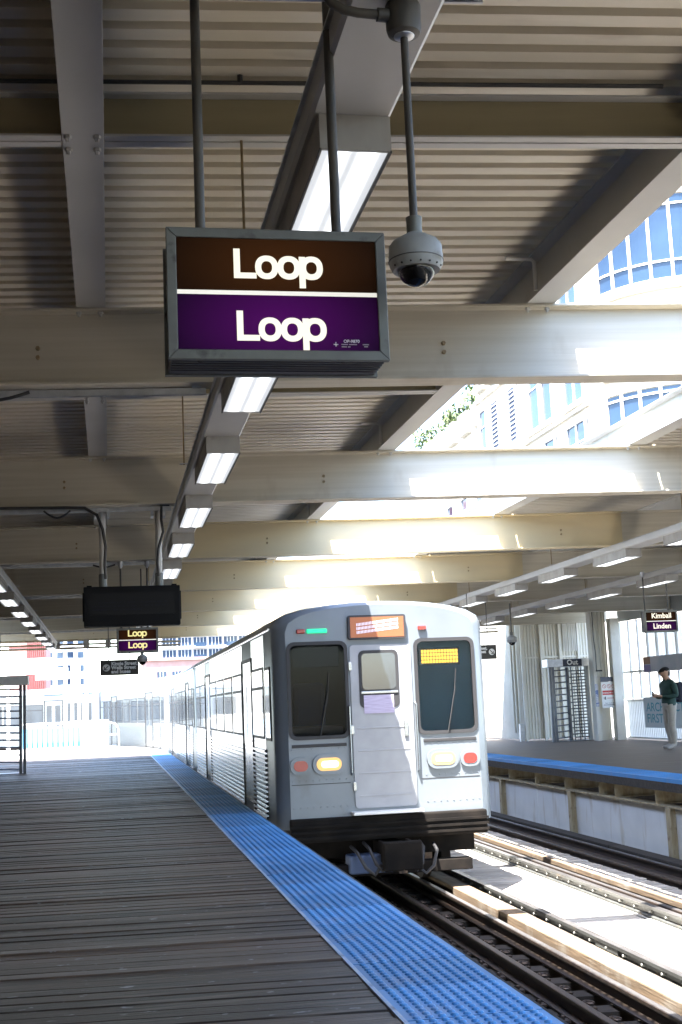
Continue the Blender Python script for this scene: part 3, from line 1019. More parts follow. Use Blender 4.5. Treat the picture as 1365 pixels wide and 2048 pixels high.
# ---------------------------------------------------------------- dark screen
sc = thing('display_screen', 'wide dark arrival screen hanging on two thick posts', 'screen', (.235, 12.62, 2.195))
b = MB(); b.box(-.475, .475, 0, .20, 0, .395); b.build('case', 'ledcase', sc, bevel=.008)
b = MB(); b.box(-.42, .42, -.0015, .001, .11, .33); b.build('screen_glass', 'led', sc)
for s in (-1, 1):
    b = MB(); b.box(s * .475 + (-.012 if s < 0 else .0005), s * .475 + (-.0005 if s < 0 else .012), .04, .16, .06, .34); b.build('side_handle', 'ledcase', sc)
    b = MB(); b.box(s * .42 - .025, s * .42 + .025, .03, .17, .3955, .41); b.build('hinge', 'ledcase', sc)
for x in (-.285, .275):
    b = MB(); b.tube([(x, .10, .41), (x, .10, 1.21)], .034, 14); o = b.build('post', 'girder', sc, smooth=True)
    b = MB(); b.lathe([(.041, .396), (.041, .52), (.037, .53)], x, .10, 14); b.build('post_socket', 'signframe', o, smooth=True)
    for s in (-1, 1):
        b = MB(); b.box(x + s * .06 - .012, x + s * .06 + .012, .03, .17, 1.10, 1.19); b.build('clamp', 'galv', o)
b = MB()
for q, (x0, x1) in enumerate(((-.33, .35), (-.39, .36), (-.39, .10))):
    n_ = 60
    for j in range(n_):
        xx = x0 + (x1 - x0) * j / n_
        if random.random() < .78: b.box(xx, xx + (x1 - x0) / n_ * .6, -.0030, -.0020, .235 - q * .036 - .008, .235 - q * .036 + .006)
tag(b.build('dim_text_row', M('dim_led_pixels', (.012, .013, .024), .8, spec=.1), sc), kind='stuff')

# ---------------------------------------------------------------- exit sign (Kinzie Street)
def exit_sign(name, label, x0, y, z0, w, h, lines, arrow_left=True, arrow=(1, 1)):
    r = thing(name, label, 'sign', (x0 + w / 2, y, z0))
    b = MB(); b.box(-w / 2, w / 2, 0, .07, 0, h); b.build('panel', 'black', r, bevel=.004)
    b = MB(); b.box(-w / 2 - .004, w / 2 + .004, .002, .068, -.006, -.0005); b.box(-w / 2 - .004, w / 2 + .004, .002, .068, h + .0005, h + .006); b.build('edge_trim', 'signframe', r)
    cx = -w / 2 + .105 if arrow_left else w / 2 - .10
    n_ = 28; R = .062
    b = MB(); b.add([(cx, -.0015, h * .5)] + [(cx + R * math.cos(2 * math.pi * i / n_), -.0015, h * .5 + R * math.sin(2 * math.pi * i / n_)) for i in range(n_)], [(0, i + 1, (i + 1) % n_ + 1) for i in range(n_)])
    b.build('disc', 'signwhite', r)
    s = -1 if arrow_left else 1
    b = MB()
    def bar(ax, az, bx, bz, t_):
        d = Vector((bx - ax, 0, bz - az)).normalized(); q = Vector((-d.z, 0, d.x)) * t_
        b.add([(ax + q.x, -.003, az + q.z), (ax - q.x, -.003, az - q.z), (bx - q.x, -.003, bz - q.z), (bx + q.x, -.003, bz + q.z)], [(0, 1, 2, 3)])
    z = h * .5
    bar(cx - s * .036, z + .036, cx + s * .034, z - .034, .007)
    bar(cx + s * .034 + s * .005, z - .034, cx - s * .018, z - .034, .0065)
    bar(cx + s * .034, z - .039, cx + s * .034, z + .018, .0065)
    b.build('arrow', 'black', r)
    tx = -w / 2 + .19 if arrow_left else -w / 2 + .06
    for i, l in enumerate(lines):
        text(l, .082, 'signwhite', r, (tx, -.0015, h - .085 - i * .068), bold=.0042, space=1.0)
    for x in (-w * .28, w * .27):
        b = MB(); b.tube([(x, .035, h), (x, .035, 3.40 - z0)], .008, 8); b.build('hanger_rod', 'rod', r, smooth=True)
    return r


exit_sign('exit_sign', 'black hanging sign with arrow reading Kinzie Street, Wells Street and buses', -.152, BY[4] + .02, 1.99, .655, .25, ('Kinzie Street,', 'Wells Street', 'and buses'))
exit_sign('exit_sign', 'black hanging exit sign above the far platform, half hidden by the train', 6.87, 24.0, 2.09, .70, .27, ('Kinzie Street,', 'Wells Street', 'and buses'), False)

# ================================================================ TRAIN
def make_car():
    r = thing('train_car', 'x', 'train car', (0, 0, 0), 0, 'cars of the arriving train')
    Lc = 14.5; Hw = 1.40
    # --- body: cross section, chamfered at the cab end
    def section(hw):
        pts = [(-hw, .86), (-hw, 3.36)]
        for i in range(1, 12):
            a = math.pi * i / 12
            pts.append((-hw * math.cos(a) * (1 if True else 1), 3.36 + .33 * math.sin(a) ** .8))
        pts += [(hw, 3.36), (hw, .86)]
        return pts
    s1 = section(Hw); n_ = len(s1)
    rows = []
    for yy_, hw, dz in ((.0, 1.24, -.05), (.05, 1.31, -.02), (.14, 1.38, 0), (.25, Hw, 0), (Lc, Hw, 0)):
        sec = section(hw)
        rows.append([(p[0], yy_, p[1] + (dz if p[1] > 3.3 else 0)) for p in sec])
    b = MB()
    b.v = [p for rw in rows for p in rw]
    for i in range(len(rows) - 1):
        for j in range(n_):
            b.f.append((i * n_ + j, i * n_ + (j + 1) % n_, (i + 1) * n_ + (j + 1) % n_, (i + 1) * n_ + j))
    b.f += [tuple((len(rows) - 1) * n_ + j for j in range(n_))]
    # front wall with two windscreen openings
    fw = 1.24
    WZ0, WZ1 = 1.98, 3.16
    for (xa, xb) in ((-fw, -1.21), (-.47, .45), (1.21, fw)):
        b.add([(xa, 0, WZ0), (xb, 0, WZ0), (xb, 0, WZ1), (xa, 0, WZ1)], [(0, 1, 2, 3)])
    b.add([(-fw, 0, .86), (fw, 0, .86), (fw, 0, WZ0), (-fw, 0, WZ0)], [(0, 1, 2, 3)])
    top = [(p[0], 0, p[2]) for p in rows[0] if p[2] > 3.2]
    b.add([(-fw, 0, WZ1)] + top + [(fw, 0, WZ1)], [tuple(range(len(top) + 2))])
    body = b.build('body', 'cabgrey', r, smooth=True)
    # roof skin
    b = MB()
    prof = [(p[0] * 1.004, p[1] + .006) for p in s1[1:-1]]
    b.sheet(prof, 'y', .30, Lc - .02)
    b.build('roof', 'roofgrey', r, smooth=True)
    # --- stainless sides: flutes low, smooth belt and letterboard
    for s in (-1, 1):
        X = s * (Hw + .002)
        flutes = []
        z = .92
        while z < 1.80:
            flutes += [(X, z), (X + s * .030, z + .008), (X + s * .030, z + .034), (X, z + .042), (X, z + .062)]
            z += .062
        doors = ((2.45, 3.75), (10.2, 11.5))
        spans = [(.95, doors[0][0]), (doors[0][1], doors[1][0]), (doors[1][1], Lc - .05)]
        for a, c in spans:
            b = MB(); b.sheet(flutes, 'y', a, c); b.build('fluted_panel', 'stainless', r)
            b = MB(); b.box(min(X, X + s * .006), max(X, X + s * .006), a, c, 1.83, 3.34); sp = b.build('side_panel', 'stainless', r)
            # windows
            wl = c - a; k_ = max(1, int(wl // 1.45)); w_ = wl / k_
            for i in range(k_):
                ya = a + i * w_ + .14; yb_ = a + (i + 1) * w_ - .14
                if yb_ - ya < .4: continue
                b = MB(); b.box(min(X + s * .0065, X + s * .014), max(X + s * .0065, X + s * .014), ya - .04, yb_ + .04, 1.96, 2.92); fr_ = b.build('window_frame', 'rubbergasket', r, bevel=.003)
                b = MB(); b.box(min(X + s * .0145, X + s * .017), max(X + s * .0145, X + s * .017), ya, yb_, 2.0, 2.62)
                b.box(min(X + s * .0145, X + s * .017), max(X + s * .0145, X + s * .017), ya, yb_, 2.66, 2.88); b.build('pane', 'glassdark', fr_)
        for a, c in doors:
            m_ = (a + c) / 2
            for (u, v) in ((a + .01, m_ - .006), (m_ + .006, c - .01)):
                b = MB(); b.box(min(X - s * .01, X + s * .004), max(X - s * .01, X + s * .004), u, v, 1.02, 3.05); d_ = b.build('door_leaf', 'stainless', r)
                b = MB(); b.box(min(X + s * .0045, X + s * .009), max(X + s * .0045, X + s * .009), u + .12, v - .12, 1.85, 2.85); b.build('pane', 'glassdark', d_, bevel=.002)
            b = MB()
            for (u, v) in ((a - .03, a + .008), (c - .008, c + .03)):
                b.box(min(X, X + s * .022), max(X, X + s * .022), u, v, .95, 3.10)
            b.box(min(X, X + s * .02), max(X, X + s * .02), a + .008, c - .008, 3.055, 3.10)
            b.build('door_surround', 'rubbergasket', r)
        # cab side window
        b = MB(); b.box(min(X, X + s * .012), max(X, X + s * .012), .36, .86, 1.95, 2.90); o = b.build('cab_window', 'rubbergasket', r, bevel=.003)
        b = MB(); b.box(min(X + s * .0125, X + s * .015), max(X + s * .0125, X + s * .015), .40, .82, 1.99, 2.86); b.build('pane', 'glassdark', o)
        # skirt
        b = MB(); b.box(min(X - s * .05, X + s * .012), max(X - s * .05, X + s * .012), .3, Lc - .1, .80, .90); b.build('sill', 'under', r)
        b = MB(); b.tube([(s * (Hw + .01), .3, 3.37), (s * (Hw + .01), Lc, 3.37)], .018, 6); b.build('gutter', 'stainless', r)
    # --- cab end
    F = -.002
    def panel(name, mat, x0, x1, z0, z1, y0, y1, parent=r, bev=.006):
        b = MB(); b.box(x0, x1, y0, y1, z0, z1); return b.build(name, mat, parent, bevel=bev)
    def rounded(name, mat, x0, x1, z0, z1, y0, y1, rad, parent=r):
        pl = []
        for (cx, cz, a0) in ((x1 - rad, z1 - rad, 0), (x0 + rad, z1 - rad, 90), (x0 + rad, z0 + rad, 180), (x1 - rad, z0 + rad, 270)):
            for q in range(5):
                a = math.radians(a0 + q * 22.5); pl.append((cx + rad * math.cos(a), cz + rad * math.sin(a)))
        b = MB(); b.prism(pl, 'y', y0, y1); return b.build(name, mat, parent, smooth=True)
    def rr(x0, x1, z0, z1, rad):
        pl = []
        for (cx, cz, a0) in ((x1 - rad, z1 - rad, 0), (x0 + rad, z1 - rad, 90), (x0 + rad, z0 + rad, 180), (x1 - rad, z0 + rad, 270)):
            for q in range(5):
                a = math.radians(a0 + q * 22.5); pl.append((cx + rad * math.cos(a), cz + rad * math.sin(a)))
        return pl
    def frame_ring(name, mat, x0, x1, z0, z1, y0, y1, rad, t_):
        o_ = rr(x0, x1, z0, z1, rad); i_ = rr(x0 + t_, x1 - t_, z0 + t_, z1 - t_, rad - t_ * .6)
        n2 = len(o_)
        b = MB()
        b.add([(p[0], y0, p[1]) for p in o_] + [(p[0], y0, p[1]) for p in i_] + [(p[0], y1, p[1]) for p in o_] + [(p[0], y1, p[1]) for p in i_],
              [f for i in range(n2) for f in ((i, (i + 1) % n2, n2 + (i + 1) % n2, n2 + i), (i, (i + 1) % n2, 2 * n2 + (i + 1) % n2, 2 * n2 + i),
                                             (n2 + i, n2 + (i + 1) % n2, 3 * n2 + (i + 1) % n2, 3 * n2 + i))])
        return b.build(name, mat, r, smooth=True)
    # cab interior seen through the glass
    cabm = M('cab_interior', (.07, .08, .10), .7)
    panel('cab_back_wall', cabm, -1.36, 1.36, 1.0, 3.3, 1.25, 1.30, r, 0)
    panel('cab_console', M('brown_console', (.10, .05, .03), .6), -1.25, -.5, 1.5, 2.12, .12, .42, r, .02)
    panel('cab_console', cabm, .5, 1.25, 1.5, 2.06, .12, .36, r, .02)
    panel('cab_seat', M('blue_seat', (.03, .07, .20), .7), -1.05, -.62, 1.6, 2.68, .75, .95, r, .06)
    panel('added_backing_panel', M('teal_glass_backing', (.055, .10, .13), .6, col2=(.042, .082, .108), scale=2), .46, 1.21, 1.9, 3.2, .05, .06, r, 0)  # added teal panel, close behind the glass so the sun brightens it
    panel('sun_visor', cabm, -1.15, -.55, 2.86, 3.12, .05, .07, r, .01)
    for (x0, x1) in ((-1.19, -.49), (.47, 1.19)):
        w_ = frame_ring('windshield', 'rubbergasket', x0 - .045, x1 + .045, 1.955, 3.185, -.016, .02, .10, .045)
        rounded('pane', 'cabpane' if x0 < 0 else 'cabpane_b', x0 - .005, x1 + .005, 1.995, 3.145, -.002, .006, .06, w_)
        b = MB(); b.tube([((x0 + x1) / 2, -.035, 1.99), ((x0 + x1) / 2 + .12, -.03, 2.55)], .010, 6); b.tube([((x0 + x1) / 2 + .10, -.024, 2.40), ((x0 + x1) / 2 + .14, -.024, 2.78)], .008, 6); b.build('wiper', 'dark', w_)
    # amber run number behind the right windscreen glass edge
    rn = panel('run_number', 'rubbergasket', .50, 1.04, 2.83, 3.06, .012, .03, r, 0)
    b = MB()
    for q in range(4):
        for j in range(13):
            b.box(.53 + j * .038, .53 + j * .038 + .030, .009, .0115, 2.86 + q * .045, 2.86 + q * .045 + .036)
    tag(b.build('amber_pixel_row', 'amber', rn), kind='stuff')
    dr = rounded('end_door', 'traindoor', -.42, .38, 1.08, 3.12, -.022, -.001, .05)
    dw = rounded('door_window', 'rubbergasket', -.31, .21, 2.32, 3.05, -.030, -.0225, .07, dr)
    rounded('pane', 'glassdark', -.27, .17, 2.55, 3.01, -.0335, -.0305, .05, dr)
    panel('window_rail', 'stainless', -.29, .19, 2.50, 2.53, -.04, -.0305, dr, .003)
    panel('paper_notice', 'paper', -.26, .13, 2.25, 2.48, -.035, -.0305, dr, 0)
    panel('door_handle', 'stainless', .25, .30, 1.95, 2.15, -.045, -.0225, dr, .004)
    for s in (-.455, .415):
        b = MB(); b.tube([(s, -.002, 1.5), (s, -.045, 1.52), (s, -.045, 2.35), (s, -.002, 2.37)], .013, 8); b.build('grab_rail', 'stainless', r, smooth=True)
    for z in (1.22, 1.50, 1.78, 2.06):
        panel('door_rib', 'traindoor', -.36, .32, z, z + .02, -.028, -.0225, dr, .003)
    for z in (1.3, 2.0, 2.8):
        panel('door_hinge', 'stainless', -.44, -.40, z, z + .11, -.032, -.0225, dr, .004)
    for z in (1.12, 1.45, 1.84):
        for q in range(9):
            for s in (-1, 1):
                b = MB(); b.tube([(s * (.52 + q * .085), -.0005, z), (s * (.52 + q * .085), -.006, z)], [.010, .007], 6); b.build('rivet', 'cabgrey', r, smooth=True)
    b = MB(); b.box(-1.22, -.47, -.004, -.0005, 1.40, 1.408); b.box(.45, 1.22, -.004, -.0005, 1.40, 1.408); b.build('panel_seam', 'rubbergasket', r)
    ds = rounded('destination_sign', 'rubbergasket', -.43, .33, 3.19, 3.50, -.05, -.001, .03)
    panel('sign_panel', 'destback', -.40, .30, 3.215, 3.475, -.053, -.0505, ds, 0)
    b = MB()
    for q in range(3):
        for j in range(30):
            xx = -.32 + j * .0185
            z0_ = 3.29 + q * .05 + .06 * (j / 30 - .5)
            b.box(xx, xx + .010, -.0555, -.0535, z0_, z0_ + .036)
    tag(b.build('pixel_streak', 'destdot', ds), kind='stuff')
    for x, mm, w2 in ((-.83, 'green', .26), (-1.04, 'redlens', .11), (.55, 'redlens', .11)):
        panel('marker_light', mm, x - w2 / 2, x + w2 / 2, 3.29, 3.345, -.035, -.001, r, .01)
    for s in (-1, 1):
        hb = rounded('headlight', 'cabgrey', s * .74 - .21, s * .74 + .21, 1.52, 1.77, -.035, -.001, .12)
        rounded('lamp', 'headlamp', s * .74 - .16, s * .74 + .16, 1.565, 1.725, -.04, -.0355, .078, hb)
        rounded('bulb', 'bulb', s * .74 - .10, s * .74 + .12, 1.605, 1.685, -.044, -.0405, .038, hb)
        tb = rounded('tail_light', 'cabgrey', s * 1.10 - .13, s * 1.10 + .13, 1.53, 1.74, -.03, -.0015, .09)
        rounded('lamp', 'redlens', s * 1.10 - .09, s * 1.10 + .09, 1.57, 1.70, -.035, -.0305, .062, tb)
        panel('belt_strip', 'rubbergasket', min(s * .5, s * 1.2), max(s * .5, s * 1.2), 1.86, 1.90, -.012, -.001)
    panel('step_plate', 'signwhite', -.48, .42, 1.01, 1.045, -.20, -.001)
    panel('anticlimber', 'under', -1.26, 1.26, .70, .99, -.11, .3, r, .02)
    for z in (.74, .81, .88):
        panel('anticlimber_rib', 'under', -1.27, 1.27, z, z + .03, -.135, -.111, r, 0)
    # --- coupler and running gear
    b = MB(); b.box(-.16, .16, -.62, .3, .42, .66); b.box(-.24, .24, -.74, -.60, .38, .72); o = b.build('coupler', 'under', r, bevel=.02)
    b = MB(); b.lathe([(.05, .35), (.06, .40), (.06, .45)], 0, -.68, 12); b.build('coupler_pin', 'railsteel', o)
    for x_, z_ in ((-.5, .62), (-.34, .66), (.38, .64), (.56, .6)):
        b = MB(); b.tube([(x_, .0, z_), (x_ * .95, -.28, z_ - .05), (x_ * .8, -.42, z_ - .22), (x_ * .6, -.46, z_ - .30), (x_ * .4, -.40, z_ - .2)], .022, 7); b.build('air_hose', 'dark', r, smooth=True)
    for s in (-1, 1):
        b = MB(); b.box(s * .17 - .02, s * .17 + .02, -.7, -.2, .60, .70); b.build('coupler_rib', 'under', o, bevel=.006)
    panel('pilot_beam', 'under', -1.05, 1.05, .26, .40, -.05, .12, r, .01)
    panel('equipment_box', 'shoe', -.55, .0, .30, .52, -.18, .15, r, .02)
    panel('underframe', 'under', -1.2, 1.2, .45, .84, .35, Lc - .3, r, .0)
    for yb_ in (2.3, 12.2):
        for dy in (-.99, .99):
            for s in (-1, 1):
                b = MB(); b.tube([(s * .68, yb_ + dy, .35), (s * .78, yb_ + dy, .35)], .35, 20); b.build('wheel', 'railsteel', r, smooth=True)
            b = MB(); b.tube([(-.70, yb_ + dy, .35), (.70, yb_ + dy, .35)], .07, 10); b.build('axle', 'under', r)
        for s in (-1, 1):
            panel('truck_frame', 'under', s * .98 - .07, s * .98 + .07, .22, .50, yb_ - 1.3, yb_ + 1.3, r, .02)
    for yb_, ln in ((5.2, 1.4), (7.4, 1.2), (9.0, .9)):
        panel('equipment_box', 'under', -1.15, 1.15, .18, .46, yb_, yb_ + ln, r, .02)
    return r


car = make_car()
cars = [('front car of the silver train, cab end with lit headlights facing the camera', 3.44, 15.8, 0),
        ('second silver car of the train, coupled behind the front car beside the platform', 3.44, 30.75, 0),
        ('third silver car of the train, turning left where the track bends', 3.36, 45.75, 9.5),
        ('fourth silver train car, angled far left behind the white fence', .45, 61.2, 42)]
for i, (lb, x, y, a) in enumerate(cars):
    o = car if i == 0 else copy_tree(car)
    o.location = (x, y, RT)
    o.rotation_euler = (0, 0, math.radians(a))
    tag(o, lb)

# ================================================================ FULL HEIGHT TURNSTILES
def turnstile(name, label, x0, x1, y, H_, header, sign, bars=12):
    r = thing(name, label, 'turnstile', (x0, y, 0))
    w = x1 - x0
    hd = MB(); hd.box(-.07, w + .05, -.10, .35, H_, H_ + .22); h_ = hd.build('header', header, r, bevel=.006)
    if sign:
        b = MB(); b.box(w * .33, w * .80, -.106, -.1005, H_ + .01, H_ + .21); b.build('sign_face', 'navy', h_)
        text('Out', .20, 'signwhite', h_, (w * .565, -.107, H_ + .055), bold=.005, align='CENTER')
    else:
        for x in (w * .5, w * .86):
            b = MB(); b.tube([(x, -.10, H_ + .11), (x, -.115, H_ + .11)], .028, 10); b.build('header_bolt', 'galv', h_)
    for x in (.02, .11):
        b = MB(); b.box(x - .035, x + .035, -.04, .04, 0, H_); b.build('post', 'steelpipe', r)
    cx = w * .54
    b = MB(); b.tube([(cx, .3, .02), (cx, .3, H_ - .01)], .055, 12); b.build('rotor_column', 'steelpipe', r, smooth=True)
    for i in range(bars):
        z = .12 + i * (H_ - .2) / (bars - 1)
        b = MB(); b.tube([(.145, .02, z - .02), (cx - .03, .28, z)], .019, 8); b.build('bar', 'steelpipe', r, smooth=True)
    for i in range(bars * 2 - 2):
        z = .10 + i * (H_ - .22) / (bars * 2 - 3)
        b = MB(); b.tube([(cx + (.02 if i % 2 else .12), .3, z), (w - .03, .25, z + .01)], .017, 8); b.build('bar', 'steelpipe', r, smooth=True)
    for x in (cx + .14, cx + .30, w - .12):
        b = MB(); b.tube([(x, .34, .02), (x, .34, H_)], .017, 8); b.build('cage_rod', 'steelpipe', r, smooth=True)
    b = MB(); b.box(w - .03, w + .03, -.03, .3, 0, H_); b.build('end_post', 'ribwall' if sign else 'steelpipe', r)
    b = MB(); b.box(.05, w + .05, -.05, .4, .001, .02); b.build('floor_plate', 'steelpipe', r)
    return r


turnstile('exit_turnstile', 'tall barred exit turnstile under an Out sign on the far platform', 12.30, 13.50, 34.2, 2.10, 'galv', True)
turnstile('exit_turnstile', 'tall barred turnstile at the left edge of the near platform', -1.98, -.66, 31.1, 2.09, 'white', False).scale = (-1, 1, 1)

# ================================================================ FAR PLATFORM WALLS
def ribline(a, b_, base, amp, pitch):
    L = []
    n = int((b_ - a) / pitch); p = (b_ - a) / n
    for i in range(n):
        L += [(a + i * p, base), (a + i * p + p * .45, base), (a + i * p + p * .55, base - amp), (a + i * p + p * .9, base - amp)]
    L.append((b_, base))
    return L


wl = thing('stair_enclosure', 'cream ribbed sheet enclosure behind the Out turnstile', 'wall', (12.1, 36.0, 0))
b = MB(); b.sheet(ribline(0, 2.2, 0, .03, .09), 'z', .05, 4.1); b.build('ribbed_sheet', 'ribwall', wl)
b = MB(); b.sheet([(q[1], q[0]) for q in ribline(0, 4.5, 0, .03, .09)], 'z', .05, 4.1); b.build('ribbed_sheet', 'ribwall', wl)
for x in (.02, .62, 1.22, 1.80):
    b = MB(); b.box(x - .04, x + .04, -.10, -.032, 0, 4.1); b.build('rib_post', 'ribwall', wl)
b = MB(); b.box(-.035, 2.2, -.05, -.031, 2.42, 2.47); b.build('cross_rail', 'ribwall', wl)
for x in (-.10, -.20):
    b = MB(); b.tube([(x, .3, .25), (x, .3, 3.9)], .035, 8); b.build('downpipe', 'pipewhite', wl, smooth=True)
b = MB(); b.box(-.19, -.06, -.10, .02, .001, .5); b.build('base_box', 'galv', wl)
for q in range(9):
    b = MB(); b.box(1.32 + q * .055, 1.345 + q * .055, -.115, -.102, 2.6, 3.75); b.build('vent_slat', 'white', wl)

ps = thing('wall_pier', 'cream steel pier with pipes between the turnstile and the fence', 'pier', (13.4, 33.7, 0))
b = MB(); b.box(0, .10, -.1, .2, 0, 4.1); b.build('post', 'ribwall', ps)
b = MB(); b.box(.12, .50, .10, .14, 0, 4.1); b.build('back_panel', 'ribwall', ps)
b = MB(); b.box(.52, .78, -.26, .0, 0, 3.4); b.build('column', 'ribwall', ps, bevel=.006)
for x in (.16, .27, .38, .46):
    b = MB(); b.tube([(x, .0, 1.75), (x, .0, 3.9)], .022, 8); b.build('pipe', 'pipewhite', ps, smooth=True)
b = MB(); b.tube([(.06, -.14, 4.0), (.05, -.14, 2.9), (.08, -.14, 2.4), (.07, -.14, 1.95)], .014, 6); b.build('dangling_cable', 'conduit', ps, smooth=True)
b = MB(); b.box(.05, .22, -.20, -.14, 1.92, 1.96); b.build('cable_bracket', 'dark', ps)
ns = thing('notice_board', 'white notice with red band reading NARROW EXIT beside the turnstile', 'notice', (13.56, 33.52, .90))
b = MB(); b.box(0, .46, 0, .02, 0, .72); b.build('board', 'signwhite', ns)
b = MB(); b.box(-.005, .465, -.004, .02, .725, .86); b.build('header_plate', M('slate_header', (.09, .10, .13), .5), ns)
b = MB(); b.box(.03, .43, -.002, -.0005, .36, .48); b.build('red_band', M('red_print', (.55, .04, .04), .6), ns)
text('NARROW EXIT', .062, 'signwhite', ns, (.23, -.0025, .395), align='CENTER', bold=.0015)
pr = M('red_ring_print', (.5, .03, .03), .6)
for q in range(3):
    cx = .09 + q * .14
    o_, i_ = ring(cx, .60, .055, .055, .045, .045, 20, 2.0)
    b = MB(); b.add([(p[0], -.001, p[1]) for p in o_] + [(p[0], -.001, p[1]) for p in i_], [(i, (i + 1) % 20, 20 + (i + 1) % 20, 20 + i) for i in range(20)])
    b.add([(cx - .036, -.0015, .636), (cx - .028, -.0015, .64), (cx + .036, -.0015, .564), (cx + .028, -.0015, .56)], [(0, 1, 2, 3)])
    b.build('prohibition_ring', pr, ns)
text('Please exit through', .036, 'black', ns, (.23, -.001, .12), align='CENTER')
b = MB(); b.box(.04, .42, -.002, -.0005, .075, .088); b.build('print_line', 'black', ns)
b = MB(); b.box(.06, .075, -.002, -.0005, .24, .30); b.box(.09, .12, -.002, -.0005, .23, .31); b.build('pictogram', 'black', ns)
b = MB(); b.box(.16, .40, -.002, -.0005, .262, .276); b.build('red_line', pr, ns)
sl = thing('wall_sticker', 'narrow blue and white sticker on the pier beside the notice', 'sticker', (13.405, 33.59, .95))
b = MB(); b.box(0, .09, -.004, -.0005, 0, .62); b.build('sheet', M('blue_sticker', (.18, .24, .45), .6, col2=(.6, .62, .7), scale=9, stretch=(.5, 1, 2), lo=.45, hi=.5), sl)

# picket fence along the back of the far platform
fn = thing('picket_fence', 'white picket fence along the back of the far platform', 'fence', (14.4, 20, 0))
pk = MB().box(-.02, .02, -.018, .018, .08, 1.08).mesh('picket'); pk.materials.append(mt['white'])
for i in range(118):
    obj('picket', pk, None, fn, (0, .2 + i * .115, 0))
for z in (.06, 1.09):
    b = MB(); b.box(-.03, .03, 0, 13.8, z - .025, z + .02); b.build('rail', 'white', fn)
wb = thing('wind_screen', 'tall white barred screen above the picket fence', 'screen', (14.4, 20, 1.12))
bar = MB().box(-.025, .025, -.03, .03, 0, 2.18).mesh('bar'); bar.materials.append(mt['white'])
for i in range(24):
    obj('bar', bar, None, wb, (0, .1 + i * .6, 0))
b = MB(); b.box(-.03, .03, 10.6, 13.8, .72, .78); b.build('mid_rail', 'white', wb)
b = MB(); b.sheet([(q[1], q[0]) for q in ribline(0, 12.2, .12, .05, .24)], 'z', .95, 2.15); b.build('corrugated_sheet', 'milky', wb)
wp = thing('upper_wall_panel', 'grey solid panels under the far canopy above the white screen', 'wall panel', (14.4, 20, 3.31))
for i in range(6):
    b = MB(); b.box(-.03, .03, i * 2.35 + .02, i * 2.35 + 2.20, 0, .88); b.build('panel', 'greypanel', wp)
    b = MB(); b.box(-.08, .08, i * 2.35 - .13, i * 2.35 + .015, -.01, .88); b.build('panel_post', 'stiff', wp)
bn = thing('advert_banner', 'grey and brown printed banner on the barred screen above the man', 'banner', (14.36, 27.6, 1.82))
b = MB(); b.box(-.006, 0, 0, 4.75, 0, .42); b.build('cloth', M('banner_print', (.32, .33, .37), .7, col2=(.44, .40, .42), scale=1.2, lo=.4, hi=.6), bn)
b = MB(); b.box(-.009, -.0065, 4.3, 4.75, .22, .42); b.build('brown_block', M('brown_print', (.26, .12, .06), .7), bn)
b = MB(); b.box(-.009, -.0065, 4.3, 4.75, .02, .2); b.build('purple_block', M('purple_print', (.22, .16, .30), .7), bn)
po = thing('advert_poster', 'pale poster with teal words ARCHITE FIRST on the picket fence', 'poster', (14.35, 29.3, .34))
b = MB(); b.box(-.008, 0, 0, 3.2, 0, .82); b.build('board', M('pale_poster', (.50, .55, .57), .6), po)
teal = M('teal_print', (.08, .30, .36), .6)
RZ = (math.pi / 2, 0, -math.pi / 2)
text('ARCHITECTURE', .33, teal, po, (-.0085, 3.05, .44), RZ, bold=.004, sx=1.3)
text('FIRST', .33, teal, po, (-.0085, 3.05, .14), RZ, bold=.004, sx=1.3)

# far platform end: pipes hung under the last beam
pp = thing('pipe_cluster', 'cream pipes and boxes under the far end of the far canopy', 'pipes', (7.0, 35.9, 3.2))
for q in range(6):
    b = MB(); b.tube([(q * .42, 0, -.12), (q * .42, 0, .7)], .03, 8); b.build('pipe', 'pipewhite', pp, smooth=True)
b = MB(); b.tube([(-1.2, 0, .05), (4.4, 0, .05)], .03, 8); b.build('pipe', 'stiff', pp, smooth=True)
b = MB(); b.tube([(-1.2, .05, .15), (4.4, .05, .15)], .02, 8); b.build('pipe', 'pipewhite', pp, smooth=True)
pl_ = thing('pipe_cluster', 'dark pipes and a box under the far left end of the near canopy', 'pipes', (-1.2, 35.9, 3.15))
for z in (.02, .12, .24):
    b = MB(); b.tube([(-2, 0, z), (3.2, 0, z)], .028, 8); b.build('pipe', 'stiff', pl_, smooth=True)
for x in (-.3, .5, 1.1):
    b = MB(); b.box(x, x + .16, -.1, .05, .02, .25); b.build('junction', 'housing', pl_)
cb = thing('conduit_column', 'cream column with pipes at the far left edge of the platform', 'column', (-3.15, 33.0, 0))
b = MB(); b.box(-.15, .10, -.1, .15, 0, 3.39); b.build('column', 'ribwall', cb)
for q in range(3):
    b = MB(); b.tube([(.15 + q * .09, 0, 2.35), (.15 + q * .09, 0, 3.6)], .03, 8); b.build('pipe', 'pipewhite', cb, smooth=True)
b = MB(); b.tube([(.42, -.05, 3.6), (.44, -.05, 3.0), (.38, -.05, 2.75)], .012, 6); b.build('loose_cable', 'conduit', cb, smooth=True)

